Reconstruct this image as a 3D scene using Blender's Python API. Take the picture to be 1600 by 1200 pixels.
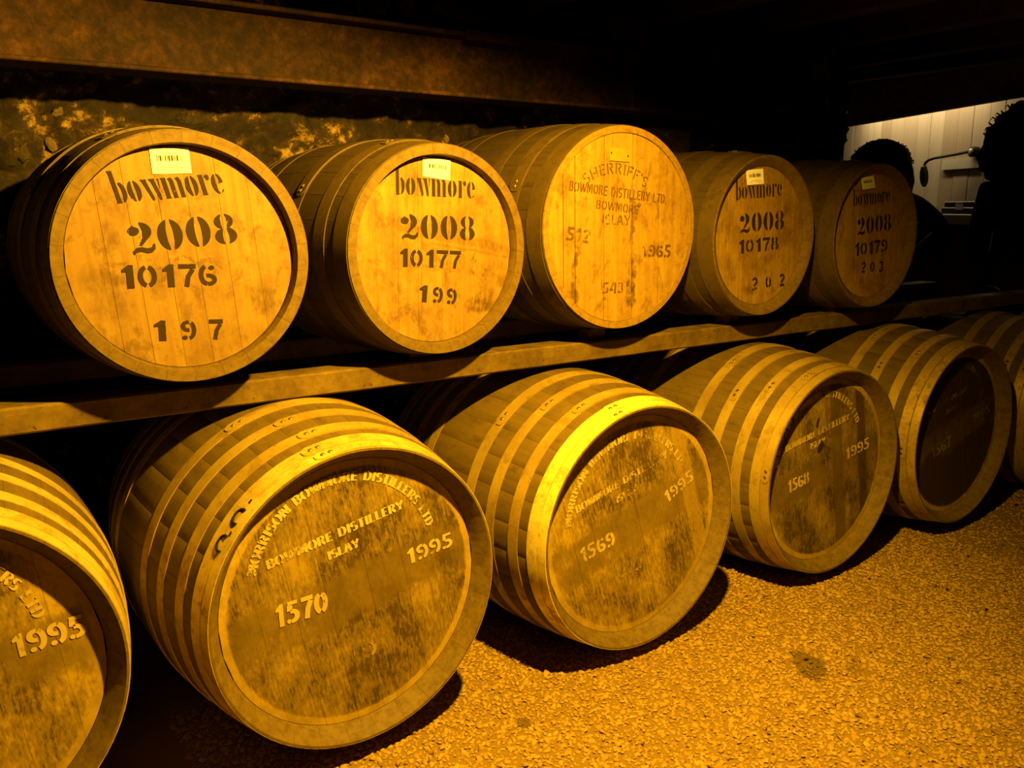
import bpy, bmesh, math, random
import numpy as np
from mathutils import Vector, Matrix, noise
from mathutils.geometry import tessellate_polygon

# ---------------------------------------------------------------- scene, camera, light
for o in list(bpy.data.objects):
    bpy.data.objects.remove(o)
SC = bpy.context.scene
C = SC.collection
PI = math.pi
FLOOR = -1.356
SC.view_settings.view_transform = 'Standard'
SC.view_settings.look = 'None'
SC.view_settings.exposure = 0.0
SC.view_settings.gamma = 1.0
SC.view_settings.use_curve_mapping = False

cam_d = bpy.data.cameras.new('camera')
cam = bpy.data.objects.new('camera', cam_d)
C.objects.link(cam)
cam_d.sensor_width = 36.0
cam_d.lens = 1352.6 / 1600 * 36.0
cam_d.clip_start = 0.02
yaw, pitch, roll = 0.60827, 0.20085, -0.00175
f = Vector((math.sin(yaw) * math.cos(pitch), math.cos(yaw) * math.cos(pitch), -math.sin(pitch)))
r = Vector((math.cos(yaw), -math.sin(yaw), 0))
u = r.cross(f)
r2 = math.cos(roll) * r + math.sin(roll) * u
u2 = -math.sin(roll) * r + math.cos(roll) * u
cam.matrix_world = Matrix(((r2.x, u2.x, -f.x, 0), (r2.y, u2.y, -f.y, 0), (r2.z, u2.z, -f.z, 0), (0, 0, 0, 1)))
SC.camera = cam

world = bpy.data.worlds.new('world')
SC.world = world
world.use_nodes = True
world.node_tree.nodes['Background'].inputs[0].default_value = (1.0, 0.6, 0.25, 1)
world.node_tree.nodes['Background'].inputs[1].default_value = 0.006


def spot(name, loc, aim, watts, col, size, blend, radius):
    d = bpy.data.lights.new(name, 'SPOT')
    d.energy = watts
    d.color = col
    d.spot_size = size
    d.spot_blend = blend
    d.shadow_soft_size = radius
    o = bpy.data.objects.new(name, d)
    C.objects.link(o)
    o.location = loc
    o.rotation_euler = Vector(aim).to_track_quat('-Z', 'Y').to_euler()
    return o


# the amber vault lamp hanging over the aisle (above the frame), its shade tipped to the left
LAMP = (1.08, 0.95, 0.69)
pd = bpy.data.lights.new('aisle_lamp', 'POINT')
pd.energy = 640
pd.color = (1.0, 0.535, 0.042)
pd.shadow_soft_size = 0.03
po = bpy.data.objects.new('aisle_lamp', pd)
C.objects.link(po)
po.location = LAMP
# its throw: a flood shade aimed at the casks, cut off level above by the rim of the shade
pd.use_nodes = True
nt_ = pd.node_tree
em_ = nt_.nodes['Emission']
tc_ = nt_.nodes.new('ShaderNodeTexCoord')


def _dot(v):
    d_ = nt_.nodes.new('ShaderNodeVectorMath')
    d_.operation = 'DOT_PRODUCT'
    nt_.links.new(tc_.outputs['Normal'], d_.inputs[0])
    d_.inputs[1].default_value = Vector(v).normalized()
    return d_.outputs['Value']


def _ss(sock, a, b, lo_, hi):
    m_ = nt_.nodes.new('ShaderNodeMapRange')
    m_.interpolation_type = 'SMOOTHSTEP'
    nt_.links.new(sock, m_.inputs[0])
    for k_, v_ in zip((1, 2, 3, 4), (a, b, lo_, hi)):
        m_.inputs[k_].default_value = v_
    return m_.outputs[0]


mu_ = nt_.nodes.new('ShaderNodeMath')
mu_.operation = 'MULTIPLY'
SGN = 1.0
nt_.links.new(_ss(_dot((-0.13 * SGN, 0.62 * SGN, -0.77 * SGN)), 0.33, 0.80, 0.11, 1.0), mu_.inputs[0])
nt_.links.new(_ss(_dot((-0.15 * SGN, 0.02 * SGN, -1.0 * SGN)), 0.0, 0.20, 0.0, 1.0), mu_.inputs[1])
nt_.links.new(mu_.outputs[0], em_.inputs['Strength'])
# added strip light to brighten the far panelling, its fitting unseen
ld = bpy.data.lights.new('added_panel_light', 'AREA')
ld.shape = 'RECTANGLE'
ld.size = 1.5
ld.size_y = 0.05
ld.energy = 13.0
ld.color = (1.0, 0.77, 0.42)
lo = bpy.data.objects.new('added_panel_light', ld)
C.objects.link(lo)


# ---------------------------------------------------------------- helpers
def link_mesh(name, me, mat=None, parent=None):
    o = bpy.data.objects.new(name, me)
    C.objects.link(o)
    if mat is not None and not me.materials:
        me.materials.append(mat)
    if parent is not None:
        o.parent = parent
    return o


def obj(name, bm, mat, parent=None, smooth=True, angle=None):
    me = bpy.data.meshes.new(name)
    bm.normal_update()
    bm.to_mesh(me)
    bm.free()
    if smooth:
        me.polygons.foreach_set('use_smooth', [True] * len(me.polygons))
        me.set_sharp_from_angle(angle=math.radians(angle or 35))
    return link_mesh(name, me, mat, parent)


def tag(o, label=None, cat=None, group=None, kind=None):
    if label:
        o['label'] = label
    if cat:
        o['category'] = cat
    if group:
        o['group'] = group
    if kind:
        o['kind'] = kind
    return o


def empty(name, loc, rz=0.0):
    o = bpy.data.objects.new(name, None)
    C.objects.link(o)
    o.location = loc
    o.rotation_euler = (0, 0, rz)
    o.empty_display_size = 0.1
    return o


def add_box(bm, lo_, hi, M=None, bevel=0.0):
    M = M or Matrix()
    vs = []
    for x in (lo_[0], hi[0]):
        for y in (lo_[1], hi[1]):
            for z in (lo_[2], hi[2]):
                vs.append(bm.verts.new(M @ Vector((x, y, z))))
    fs = []
    for q in ((0, 1, 3, 2), (4, 6, 7, 5), (0, 4, 5, 1), (2, 3, 7, 6), (0, 2, 6, 4), (1, 5, 7, 3)):
        fs.append(bm.faces.new([vs[i] for i in q]))
    if bevel:
        es = list({e for fc in fs for e in fc.edges})
        bmesh.ops.bevel(bm, geom=es, offset=bevel, segments=1, affect='EDGES')


def add_tube(bm, pts, rad, n=8, caps=True):
    pts = [Vector(p) for p in pts]
    rads = rad if isinstance(rad, (list, tuple)) else [rad] * len(pts)
    rings = []
    for i, p in enumerate(pts):
        t = (pts[min(i + 1, len(pts) - 1)] - pts[max(i - 1, 0)]).normalized()
        a = Vector((0, 0, 1)) if abs(t.z) < 0.9 else Vector((1, 0, 0))
        x = t.cross(a).normalized()
        y = t.cross(x)
        rings.append([bm.verts.new(p + rads[i] * (math.cos(2 * PI * k / n) * x + math.sin(2 * PI * k / n) * y)) for k in range(n)])
    for a, b in zip(rings, rings[1:]):
        for k in range(n):
            bm.faces.new((a[k], a[(k + 1) % n], b[(k + 1) % n], b[k]))
    if caps:
        bm.faces.new(rings[0][::-1])
        bm.faces.new(rings[-1])


def add_lathe(bm, prof, n=20, M=None):
    """profile of (radius, height) turned about local z"""
    M = M or Matrix()
    rings = []
    for (rr, h) in prof:
        if rr < 1e-6:
            rings.append([bm.verts.new(M @ Vector((0, 0, h)))])
        else:
            rings.append([bm.verts.new(M @ Vector((rr * math.cos(2 * PI * k / n), rr * math.sin(2 * PI * k / n), h))) for k in range(n)])
    for a, b in zip(rings, rings[1:]):
        for k in range(n):
            k2 = (k + 1) % n
            if len(a) == 1 and len(b) == 1:
                continue
            if len(a) == 1:
                bm.faces.new((a[0], b[k], b[k2]))
            elif len(b) == 1:
                bm.faces.new((a[k], a[k2], b[0]))
            else:
                bm.faces.new((a[k], a[k2], b[k2], b[k]))


# ---------------------------------------------------------------- materials
DIM = 0.62          # old, dirty surfaces, darkened further so bounce light stays weak and shadows deep


class NT:
    def __init__(self, name):
        self.m = bpy.data.materials.new(name)
        self.m.use_nodes = True
        self.t = self.m.node_tree
        self.t.nodes.clear()
        self.out = self.t.nodes.new('ShaderNodeOutputMaterial')

    def n(self, typ, **kw):
        nd = self.t.nodes.new(typ)
        for k, v in kw.items():
            setattr(nd, k, v)
        return nd

    def put(self, sock, v):
        if isinstance(v, bpy.types.NodeSocket):
            self.t.links.new(v, sock)
        elif v is not None:
            if hasattr(sock.default_value, '__len__') and not hasattr(v, '__len__'):
                v = (v, v, v)
            if hasattr(sock.default_value, '__len__') and len(sock.default_value) == 4 and len(v) == 3:
                v = (*v, 1)
            sock.default_value = v

    def coord(self):
        return self.n('ShaderNodeTexCoord').outputs['Object']

    def position(self):
        return self.n('ShaderNodeNewGeometry').outputs['Position']

    def rand(self):
        return self.n('ShaderNodeObjectInfo').outputs['Random']

    def mapping(self, v, loc=(0, 0, 0), rot=(0, 0, 0), scale=(1, 1, 1)):
        nd = self.n('ShaderNodeMapping')
        self.put(nd.inputs['Vector'], v)
        self.put(nd.inputs['Location'], loc)
        self.put(nd.inputs['Rotation'], rot)
        self.put(nd.inputs['Scale'], scale)
        return nd.outputs[0]

    def noise(self, v, scale, detail=4, rough=0.55, dist=0.0):
        nd = self.n('ShaderNodeTexNoise')
        self.put(nd.inputs['Vector'], v)
        self.put(nd.inputs['Scale'], scale)
        self.put(nd.inputs['Detail'], detail)
        self.put(nd.inputs['Roughness'], rough)
        self.put(nd.inputs['Distortion'], dist)
        return nd.outputs[0]

    def math(self, op, a, b=0.5, c=None, clamp=False):
        nd = self.n('ShaderNodeMath', operation=op)
        nd.use_clamp = clamp
        self.put(nd.inputs[0], a)
        self.put(nd.inputs[1], b)
        if c is not None:
            self.put(nd.inputs[2], c)
        return nd.outputs[0]

    def vmath(self, op, a, b=(0, 0, 0), out=0):
        nd = self.n('ShaderNodeVectorMath', operation=op)
        self.put(nd.inputs[0], a)
        self.put(nd.inputs[1], b)
        return nd.outputs[out]

    def sstep(self, v, a, b, lo_=0.0, hi=1.0):
        nd = self.n('ShaderNodeMapRange', interpolation_type='SMOOTHSTEP')
        self.put(nd.inputs[0], v)
        self.put(nd.inputs[1], a)
        self.put(nd.inputs[2], b)
        self.put(nd.inputs[3], lo_)
        self.put(nd.inputs[4], hi)
        return nd.outputs[0]

    def mix(self, fac, a, b, blend='MIX'):
        nd = self.n('ShaderNodeMix', data_type='RGBA', blend_type=blend)
        self.put(nd.inputs[0], fac)
        self.put(nd.inputs[6], a)
        self.put(nd.inputs[7], b)
        return nd.outputs[2]

    def ramp(self, v, stops):
        nd = self.n('ShaderNodeValToRGB')
        self.put(nd.inputs[0], v)
        el = nd.color_ramp.elements
        while len(el) < len(stops):
            el.new(0.5)
        for e, (p, c) in zip(el, stops):
            e.position = p
            e.color = (*c, 1)
        return nd.outputs[0]

    def sep(self, v):
        nd = self.n('ShaderNodeSeparateXYZ')
        self.put(nd.inputs[0], v)
        return nd.outputs

    def comb(self, x, y, z):
        nd = self.n('ShaderNodeCombineXYZ')
        for i, v in enumerate((x, y, z)):
            self.put(nd.inputs[i], v)
        return nd.outputs[0]

    def bump(self, h, strength=0.3, dist=0.002):
        nd = self.n('ShaderNodeBump')
        self.put(nd.inputs['Height'], h)
        self.put(nd.inputs['Strength'], strength)
        self.put(nd.inputs['Distance'], dist)
        return nd.outputs[0]

    def bsdf(self, color, rough=0.7, metal=0.0, normal=None, spec=0.3, alpha=None, dim=None):
        nd = self.n('ShaderNodeBsdfPrincipled')
        dm = self.n('ShaderNodeMix', data_type='RGBA', blend_type='MULTIPLY')
        self.put(dm.inputs[0], 1.0)
        self.put(dm.inputs[6], color)
        k_ = DIM if dim is None else dim
        self.put(dm.inputs[7], (k_, k_, k_))
        self.put(nd.inputs['Base Color'], dm.outputs[2])
        self.put(nd.inputs['Roughness'], rough)
        self.put(nd.inputs['Metallic'], metal)
        self.put(nd.inputs['Specular IOR Level'], spec)
        if normal is not None:
            self.put(nd.inputs['Normal'], normal)
        s = nd.outputs[0]
        if alpha is not None:
            tr = self.n('ShaderNodeBsdfTransparent')
            mx = self.n('ShaderNodeMixShader')
            self.put(mx.inputs[0], alpha)
            self.t.links.new(tr.outputs[0], mx.inputs[1])
            self.t.links.new(s, mx.inputs[2])
            s = mx.outputs[0]
        self.t.links.new(s, self.out.inputs[0])
        return self.m


def blob(T, p, warp, cx, cz, rx, rz, rot=0.0):
    """soft irregular patch mask on a barrel head, centre (cx, cz)"""
    q = T.mapping(T.vmath('ADD', p, warp), loc=(-cx, 0, -cz))
    q = T.mapping(q, rot=(0, rot, 0))
    q = T.mapping(q, scale=(1 / rx, 0, 1 / rz))
    d = T.vmath('LENGTH', q, out=1)
    return T.sstep(d, 1.15, 0.55)


def light_head_mat(seed, roll_, tone=1.0, smudges=(), bands=(), streaky=1.0):
    T = NT('pale_oak_head')
    p = T.coord()
    w = T.vmath('SCALE', T.vmath('SUBTRACT', T.n('ShaderNodeTexNoise').outputs[1], (0.5, 0.5, 0.5)))
    nz = T.n('ShaderNodeTexNoise')
    T.put(nz.inputs['Vector'], p)
    nz.inputs['Scale'].default_value = 22
    nz.inputs['Detail'].default_value = 5
    wv = T.vmath('SUBTRACT', nz.outputs[1], (0.5, 0.5, 0.5))
    sc = T.n('ShaderNodeVectorMath', operation='SCALE')
    T.put(sc.inputs[0], wv)
    sc.inputs[3].default_value = 0.10
    warp = sc.outputs[0]
    rp = T.mapping(p, loc=(seed * 3.1, seed, 0), rot=(0, roll_, 0))
    offs = T.math('MULTIPLY', T.rand(), 37.0)
    rp2 = T.vmath('ADD', rp, T.comb(offs, 0.0, offs))
    grain = T.noise(T.mapping(rp2, scale=(60, 1, 3.0)), 1.0, 5, 0.6)
    fine = T.noise(T.mapping(rp2, scale=(260, 1, 9.0)), 1.0, 3, 0.6)
    col = T.ramp(grain, [(0.25, (0.42 * tone, 0.235 * tone, 0.016)), (0.5, (0.58 * tone, 0.35 * tone, 0.022)), (0.78, (0.68 * tone, 0.45 * tone, 0.032))])
    col = T.mix(T.math('MULTIPLY', T.sstep(fine, 0.5, 0.75), 0.30 * streaky), col, (0.30, 0.16, 0.01))
    bv = T.sstep(T.rand(), 0.0, 1.0, 0.0, 0.32)
    col = T.mix(bv, col, (0.46 * tone, 0.25 * tone, 0.014))
    big = T.noise(T.mapping(rp, scale=(1.6, 1, 1)), 7.0, 6, 0.65, 0.3)
    col = T.mix(T.sstep(big, 0.46, 0.70, 0, 0.62), col, (0.30 * tone, 0.155 * tone, 0.01))
    mott = T.noise(rp, 34.0, 6, 0.72)
    col = T.mix(T.sstep(mott, 0.52, 0.72, 0, 0.5), col, (0.27 * tone, 0.135 * tone, 0.008))
    hm_ = T.noise(T.mapping(rp, scale=(1.5, 1, 1)), 13.0, 6, 0.72, 0.5)
    col = T.mix(T.sstep(hm_, 0.52, 0.66, 0, 0.6), col, (0.20 * tone, 0.105 * tone, 0.007))
    col = T.mix(T.sstep(mott, 0.46, 0.30, 0, 0.35), col, (0.74 * tone, 0.52 * tone, 0.05))
    brk = T.noise(T.mapping(rp, scale=(2.2, 1, 1)), 42.0, 6, 0.7)
    for (cx, cz, rx, rz, rot, s) in smudges:
        mk = T.math('MULTIPLY', blob(T, p, warp, cx, cz, rx, rz, rot), T.sstep(brk, 0.38, 0.58, 0.25, 1.0))
        col = T.mix(T.math('MULTIPLY', mk, s), col, (0.085, 0.042, 0.004))
    for (u0, v0, u1, v1, hw, s) in bands:
        ang = math.atan2(v1 - v0, u1 - u0)
        q = T.mapping(T.vmath('ADD', p, T.vmath('MULTIPLY', warp, (0.25, 0.25, 0.25))), loc=(-u0, 0, -v0))
        q = T.mapping(q, rot=(0, ang, 0))
        sx = T.sep(q)
        L = math.hypot(u1 - u0, v1 - v0)
        mk = T.math('MULTIPLY', T.sstep(T.math('ABSOLUTE', sx[2]), hw, hw * 0.35), T.math('MULTIPLY', T.sstep(sx[0], -0.02, 0.03), T.sstep(sx[0], L + 0.02, L - 0.03)))
        mk = T.math('MULTIPLY', mk, T.sstep(brk, 0.36, 0.60, 0.2, 1.0))
        col = T.mix(T.math('MULTIPLY', mk, s), col, (0.15, 0.075, 0.005))
    nrm = T.bump(fine, 0.12, 0.001)
    return T.bsdf(col, 0.62, 0.0, nrm, 0.25)


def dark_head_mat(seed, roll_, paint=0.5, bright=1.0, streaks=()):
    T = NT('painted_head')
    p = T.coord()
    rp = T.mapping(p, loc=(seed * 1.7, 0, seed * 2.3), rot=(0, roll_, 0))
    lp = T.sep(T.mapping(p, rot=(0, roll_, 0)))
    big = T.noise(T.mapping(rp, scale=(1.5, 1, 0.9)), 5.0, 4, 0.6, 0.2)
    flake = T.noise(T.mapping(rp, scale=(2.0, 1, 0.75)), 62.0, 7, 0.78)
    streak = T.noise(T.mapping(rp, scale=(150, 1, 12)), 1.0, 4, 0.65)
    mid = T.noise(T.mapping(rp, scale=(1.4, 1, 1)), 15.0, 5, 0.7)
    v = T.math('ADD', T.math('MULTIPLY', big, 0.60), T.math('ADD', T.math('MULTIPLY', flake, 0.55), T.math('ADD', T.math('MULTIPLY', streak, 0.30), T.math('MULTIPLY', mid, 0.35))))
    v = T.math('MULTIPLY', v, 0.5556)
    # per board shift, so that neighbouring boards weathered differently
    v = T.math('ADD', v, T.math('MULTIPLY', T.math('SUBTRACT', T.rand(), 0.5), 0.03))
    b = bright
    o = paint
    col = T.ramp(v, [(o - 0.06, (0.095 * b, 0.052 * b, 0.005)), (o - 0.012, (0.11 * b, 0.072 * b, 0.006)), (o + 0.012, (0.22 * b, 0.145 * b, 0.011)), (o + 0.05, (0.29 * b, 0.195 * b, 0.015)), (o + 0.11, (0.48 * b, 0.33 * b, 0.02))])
    # the stretch rubbed smooth and over-painted where number and year were stencilled anew
    wob = T.math('MULTIPLY', T.math('SUBTRACT', T.noise(rp, 14, 4, 0.6), 0.5), 0.09)
    band = T.sstep(T.math('ABSOLUTE', T.math('ADD', T.math('ADD', lp[2], -0.005), wob)), 0.075, 0.050)
    band = T.math('MULTIPLY', band, T.sstep(T.noise(rp, 5, 2), 0.36, 0.5))
    col = T.mix(T.math('MULTIPLY', band, 0.85), col, T.mix(T.sstep(mid, 0.3, 0.7), (0.17 * b, 0.112 * b, 0.008), (0.25 * b, 0.165 * b, 0.011)))
    for (x0, x1, c) in streaks:
        mk = T.math('MULTIPLY', T.sstep(lp[0], x0 - 0.004, x0 + 0.004), T.sstep(lp[0], x1 + 0.006, x1 - 0.006))
        mk = T.math('MULTIPLY', mk, T.sstep(flake, 0.35, 0.55, 0.35, 1.0))
        col = T.mix(T.math('MULTIPLY', mk, 0.85), col, c)
    rr = T.vmath('LENGTH', T.vmath('MULTIPLY', p, (1, 0, 1)), out=1)
    edge = T.math('ADD', rr, T.math('MULTIPLY', T.math('SUBTRACT', flake, 0.5), 0.016))
    bare = T.mix(T.sstep(mid, 0.35, 0.65), (0.44, 0.30, 0.02), (0.64, 0.44, 0.03))
    col = T.mix(T.sstep(edge, 0.312, 0.320), col, bare)
    nrm = T.bump(T.math('ADD', flake, streak), 0.25, 0.0012)
    return T.bsdf(col, 0.58, 0.0, nrm, 0.35)


def stave_mat(rc, dirt, end, seed):
    T = NT('stave_oak')
    p = T.coord()
    off = T.math('MULTIPLY', T.rand(), 50.0)
    q = T.vmath('ADD', p, T.comb(off, off, 0.0))
    g = T.noise(T.mapping(q, scale=(45, 2.2, 6)), 1.0, 5, 0.62)
    b = T.noise(q, 9.0, 5, 0.65)
    d = dirt
    col = T.ramp(g, [(0.25, (d[0] * 0.75, d[1] * 0.75, d[2])), (0.5, d), (0.8, (d[0] * 1.25, d[1] * 1.25, d[2] * 1.2))])
    col = T.mix(T.sstep(b, 0.5, 0.72, 0, 0.4), col, (d[0] * 1.6, d[1] * 1.55, d[2] * 1.5))
    col = T.mix(T.sstep(T.rand(), 0, 1, 0, 0.16), col, (d[0] * 0.5, d[1] * 0.48, d[2] * 0.5))
    gr_ = T.noise(T.mapping(q, scale=(1, 0.5, 1)), 26.0, 6, 0.75)
    col = T.mix(T.sstep(gr_, 0.50, 0.68, 0, 0.55), col, (d[0] * 0.42, d[1] * 0.40, d[2] * 0.4))
    dust = T.noise(q, 160.0, 3, 0.7)
    col = T.mix(T.sstep(dust, 0.66, 0.78, 0, 0.6), col, (0.30, 0.21, 0.03))
    qe = T.vmath('ADD', p, T.comb(T.math('MULTIPLY', T.rand(), 3.0), 0.0, 0.0))
    e = T.noise(qe, 42.0, 6, 0.72)
    endc = T.ramp(e, [(0.3, (end[0] * 0.55, end[1] * 0.52, end[2] * 0.5)), (0.55, end), (0.8, (end[0] * 1.25, end[1] * 1.28, end[2] * 1.3))])
    sy = T.sep(p)
    col = T.mix(T.sstep(sy[1], rc + 0.004, rc - 0.002), col, endc)
    nrm = T.bump(T.math('ADD', g, T.math('MULTIPLY', e, 0.5)), 0.35, 0.0015)
    return T.bsdf(col, 0.7, 0.0, nrm, 0.25)


def hoop_mat(name, col_a, col_b, rust, metal, rough, spec=0.5):
    T = NT(name)
    p = T.coord()
    off = T.math('MULTIPLY', T.rand(), 20.0)
    q = T.vmath('ADD', p, T.comb(off, off, off))
    a = T.noise(q, 6.0, 5, 0.6)
    b = T.noise(q, 48.0, 6, 0.72)
    col = T.mix(T.sstep(a, 0.35, 0.65), col_a, col_b)
    rm = T.sstep(T.math('ADD', T.math('MULTIPLY', a, 0.5), T.math('MULTIPLY', b, 0.6)), 0.54, 0.70)
    col = T.mix(T.math('MULTIPLY', rm, 0.85), col, rust)
    sp_ = T.noise(q, 130.0, 4, 0.75)
    col = T.mix(T.sstep(sp_, 0.58, 0.70, 0, 0.65), col, tuple(v_ * 0.5 for v_ in rust))
    st_ = T.noise(q, 17.0, 6, 0.7)
    col = T.mix(T.sstep(st_, 0.50, 0.66, 0, 0.5), col, rust)
    ro = T.math('ADD', rough, T.math('MULTIPLY', rm, 0.25))
    me = T.math('MULTIPLY', T.math('SUBTRACT', 1.0, T.math('MULTIPLY', rm, 0.8)), metal)
    return T.bsdf(col, ro, me, T.bump(b, 0.22, 0.001), spec, dim=0.9)


def paint_mat(name, col, wear, seed, tint=0.0):
    """stencil paint; `wear` = share worn through"""
    T = NT(name)
    p = T.coord()
    q = T.mapping(p, loc=(seed, 0, seed * 0.7))
    a = T.noise(T.mapping(q, scale=(2.2, 1, 0.8)), 60.0, 6, 0.75)
    b = T.noise(q, 12.0, 3, 0.6)
    v = T.math('ADD', T.math('MULTIPLY', a, 0.6), T.math('MULTIPLY', b, 0.5))
    al = T.sstep(v, 0.36 + wear * 0.28, 0.44 + wear * 0.28)
    c = T.mix(T.sstep(b, 0.4, 0.65, 0, 0.4), col, tuple(x * 1.5 for x in col))
    return T.bsdf(c, 0.75, 0.0, None, 0.2, alpha=al)


def simple(name, col, rough=0.7, metal=0.0, nscale=30.0, var=0.35, bump=0.2, spec=0.3, dim=None):
    T = NT(name)
    p = T.coord()
    n = T.noise(p, nscale, 5, 0.65)
    c = T.mix(T.sstep(n, 0.3, 0.7), tuple(x * (1 - var) for x in col), tuple(x * (1 + var) for x in col))
    return T.bsdf(c, rough, metal, T.bump(n, bump, 0.002), spec, dim=dim)


def rail_mat():
    T = NT('old_rail_timber')
    p = T.coord()
    g = T.noise(T.mapping(p, scale=(2.0, 60, 60)), 1.0, 5, 0.62)
    b = T.noise(p, 11.0, 6, 0.7)
    k = T.noise(p, 52.0, 5, 0.75)
    col = T.ramp(b, [(0.3, (0.075, 0.045, 0.005)), (0.5, (0.16, 0.10, 0.008)), (0.7, (0.25, 0.165, 0.013))])
    col = T.mix(T.sstep(g, 0.55, 0.75, 0, 0.35), col, (0.09, 0.05, 0.004))
    col = T.mix(T.sstep(k, 0.60, 0.68, 0, 0.85), col, (0.035, 0.018, 0.002))
    return T.bsdf(col, 0.75, 0.0, T.bump(T.math('ADD', g, k), 0.4, 0.002), 0.25)


def rust_mat():
    T = NT('rusty_steel')
    p = T.coord()
    a = T.noise(p, 3.0, 5, 0.6)
    b = T.noise(p, 34.0, 7, 0.75)
    v = T.math('ADD', T.math('MULTIPLY', a, 0.55), T.math('MULTIPLY', b, 0.55))
    col = T.ramp(v, [(0.38, (0.006, 0.003, 0.001)), (0.50, (0.026, 0.011, 0.002)), (0.60, (0.062, 0.026, 0.003)), (0.72, (0.15, 0.070, 0.008))])
    return T.bsdf(col, 0.8, 0.1, T.bump(b, 0.5, 0.003), 0.25)


def wall_mat():
    T = NT('rubble_wall')
    p = T.position()
    a = T.noise(p, 3.2, 6, 0.65, 0.4)
    b = T.noise(p, 17.0, 7, 0.72)
    c = T.noise(p, 70.0, 5, 0.7)
    v = T.math('ADD', T.math('MULTIPLY', a, 0.5), T.math('ADD', T.math('MULTIPLY', b, 0.5), T.math('MULTIPLY', c, 0.1)))
    col = T.ramp(v, [(0.42, (0.008, 0.0045, 0.0015)), (0.54, (0.026, 0.015, 0.003)), (0.595, (0.075, 0.044, 0.006)), (0.620, (0.30, 0.19, 0.025)), (0.70, (0.80, 0.54, 0.07))])
    wet = T.sstep(T.noise(p, 2.1, 3, 0.5), 0.52, 0.66)
    col = T.mix(T.math('MULTIPLY', wet, 0.55), col, (0.012, 0.007, 0.002))
    ro = T.sstep(wet, 0.0, 1.0, 0.85, 0.22)
    return T.bsdf(col, ro, 0.0, T.bump(T.math('ADD', b, T.math('MULTIPLY', c, 0.6)), 0.9, 0.012), 0.4)


def stone_mat():
    T = NT('pale_rubble_stone')
    p = T.position()
    b = T.noise(p, 38.0, 6, 0.72)
    r_ = T.rand()
    col = T.mix(r_, (0.05, 0.032, 0.007), (0.34, 0.225, 0.04))
    col = T.mix(T.sstep(b, 0.40, 0.62, 0.75, 0.0), col, (0.03, 0.018, 0.004))
    return T.bsdf(col, 0.75, 0.0, T.bump(b, 0.8, 0.006), 0.35)


def gravel_mat(base=False):
    T = NT('pale_gravel')
    p = T.position()
    if base:
        t = T.noise(p, 160.0, 4, 0.7)
    else:
        at = T.n('ShaderNodeAttribute', attribute_name='tone')
        t = T.math('ADD', at.outputs['Fac'], T.math('MULTIPLY', T.rand(), 0.0))
    col = T.ramp(t, [(0.0, (0.36, 0.22, 0.030)), (0.35, (0.52, 0.335, 0.04)), (0.8, (0.62, 0.41, 0.05)), (1.0, (0.74, 0.52, 0.08))])
    if base:
        col = T.mix(0.6, col, (0.16, 0.09, 0.012))
    big = T.noise(p, 2.2, 4, 0.6)
    col = T.mix(T.sstep(big, 0.5, 0.72, 0, 0.3), col, (0.33, 0.20, 0.025))
    # a damp, dark spot soaked into the chips
    nz = T.math('MULTIPLY', T.math('SUBTRACT', T.noise(p, 24.0, 4, 0.65), 0.5), 1.5)
    for (cx, cy, rx, ry, rot, s) in ((2.10, 1.45, 0.052, 0.085, 0.75, 0.80), (2.19, 1.36, 0.03, 0.06, 0.6, 0.35), (1.22, 1.70, 0.018, 0.03, 0.3, 0.8)):
        q = T.mapping(p, loc=(-cx, -cy, 0))
        q = T.mapping(q, rot=(0, 0, rot))
        q = T.mapping(q, scale=(1 / rx, 1 / ry, 0))
        d = T.math('ADD', T.vmath('LENGTH', q, out=1), nz)
        col = T.mix(T.sstep(d, 1.1, 0.75, 0, s), col, (0.16, 0.105, 0.016))
    n = T.noise(p, 300.0, 3, 0.6)
    return T.bsdf(col, 0.85, 0.0, T.bump(n, 0.3, 0.001), 0.15)


M_RAIL = rail_mat()
M_RUST = rust_mat()
M_WALL = wall_mat()
M_STONE = stone_mat()
M_GRAVEL = gravel_mat()
M_GROUND = gravel_mat(True)
M_JOIST = simple('black_joist', (0.045, 0.025, 0.010), 0.85, 0, 14, 0.5)
M_HOOP_L = hoop_mat('dull_hoop_iron', (0.80, 0.63, 0.11), (0.58, 0.43, 0.06), (0.24, 0.15, 0.014), 0.45, 0.40)
M_HOOP_M = hoop_mat('worn_hoop_iron', (0.56, 0.41, 0.05), (0.42, 0.29, 0.03), (0.20, 0.125, 0.012), 0.45, 0.40)
M_HOOP_B = hoop_mat('sheen_hoop_iron', (1.0, 0.84, 0.13), (0.90, 0.72, 0.10), (0.36, 0.24, 0.02), 0.35, 0.36)  # lamp sheen put into the base colour of the brightest front hoops
M_HOOP_D = hoop_mat('dimmed_rusty_hoop_iron', (0.44, 0.30, 0.03), (0.56, 0.40, 0.05), (0.17, 0.10, 0.01), 0.4, 0.45)  # hoops of the far casks: rust, plus the lamp's falloff put into the colour
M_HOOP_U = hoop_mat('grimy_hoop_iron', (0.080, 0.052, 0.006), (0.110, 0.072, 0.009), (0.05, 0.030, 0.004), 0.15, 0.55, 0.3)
M_RIVET = simple('rivet_iron', (0.34, 0.23, 0.03), 0.45, 0.5, 60, 0.3)
M_HOLE = simple('black_nail_hole', (0.01, 0.006, 0.002), 0.9)
M_PAPER = simple('label_paper', (0.82, 0.82, 0.74), 0.6, 0, 40, 0.03, 0.0, dim=1.0)
M_INK = simple('label_ink', (0.03, 0.016, 0.004), 0.6, 0, 40, 0.1, 0.0)
M_INK_PALE = simple('faded_label_ink', (0.36, 0.30, 0.09), 0.6, 0, 40, 0.1, 0.0)
M_BACK = simple('rear_head_oak', (0.10, 0.06, 0.006), 0.8)

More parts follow.
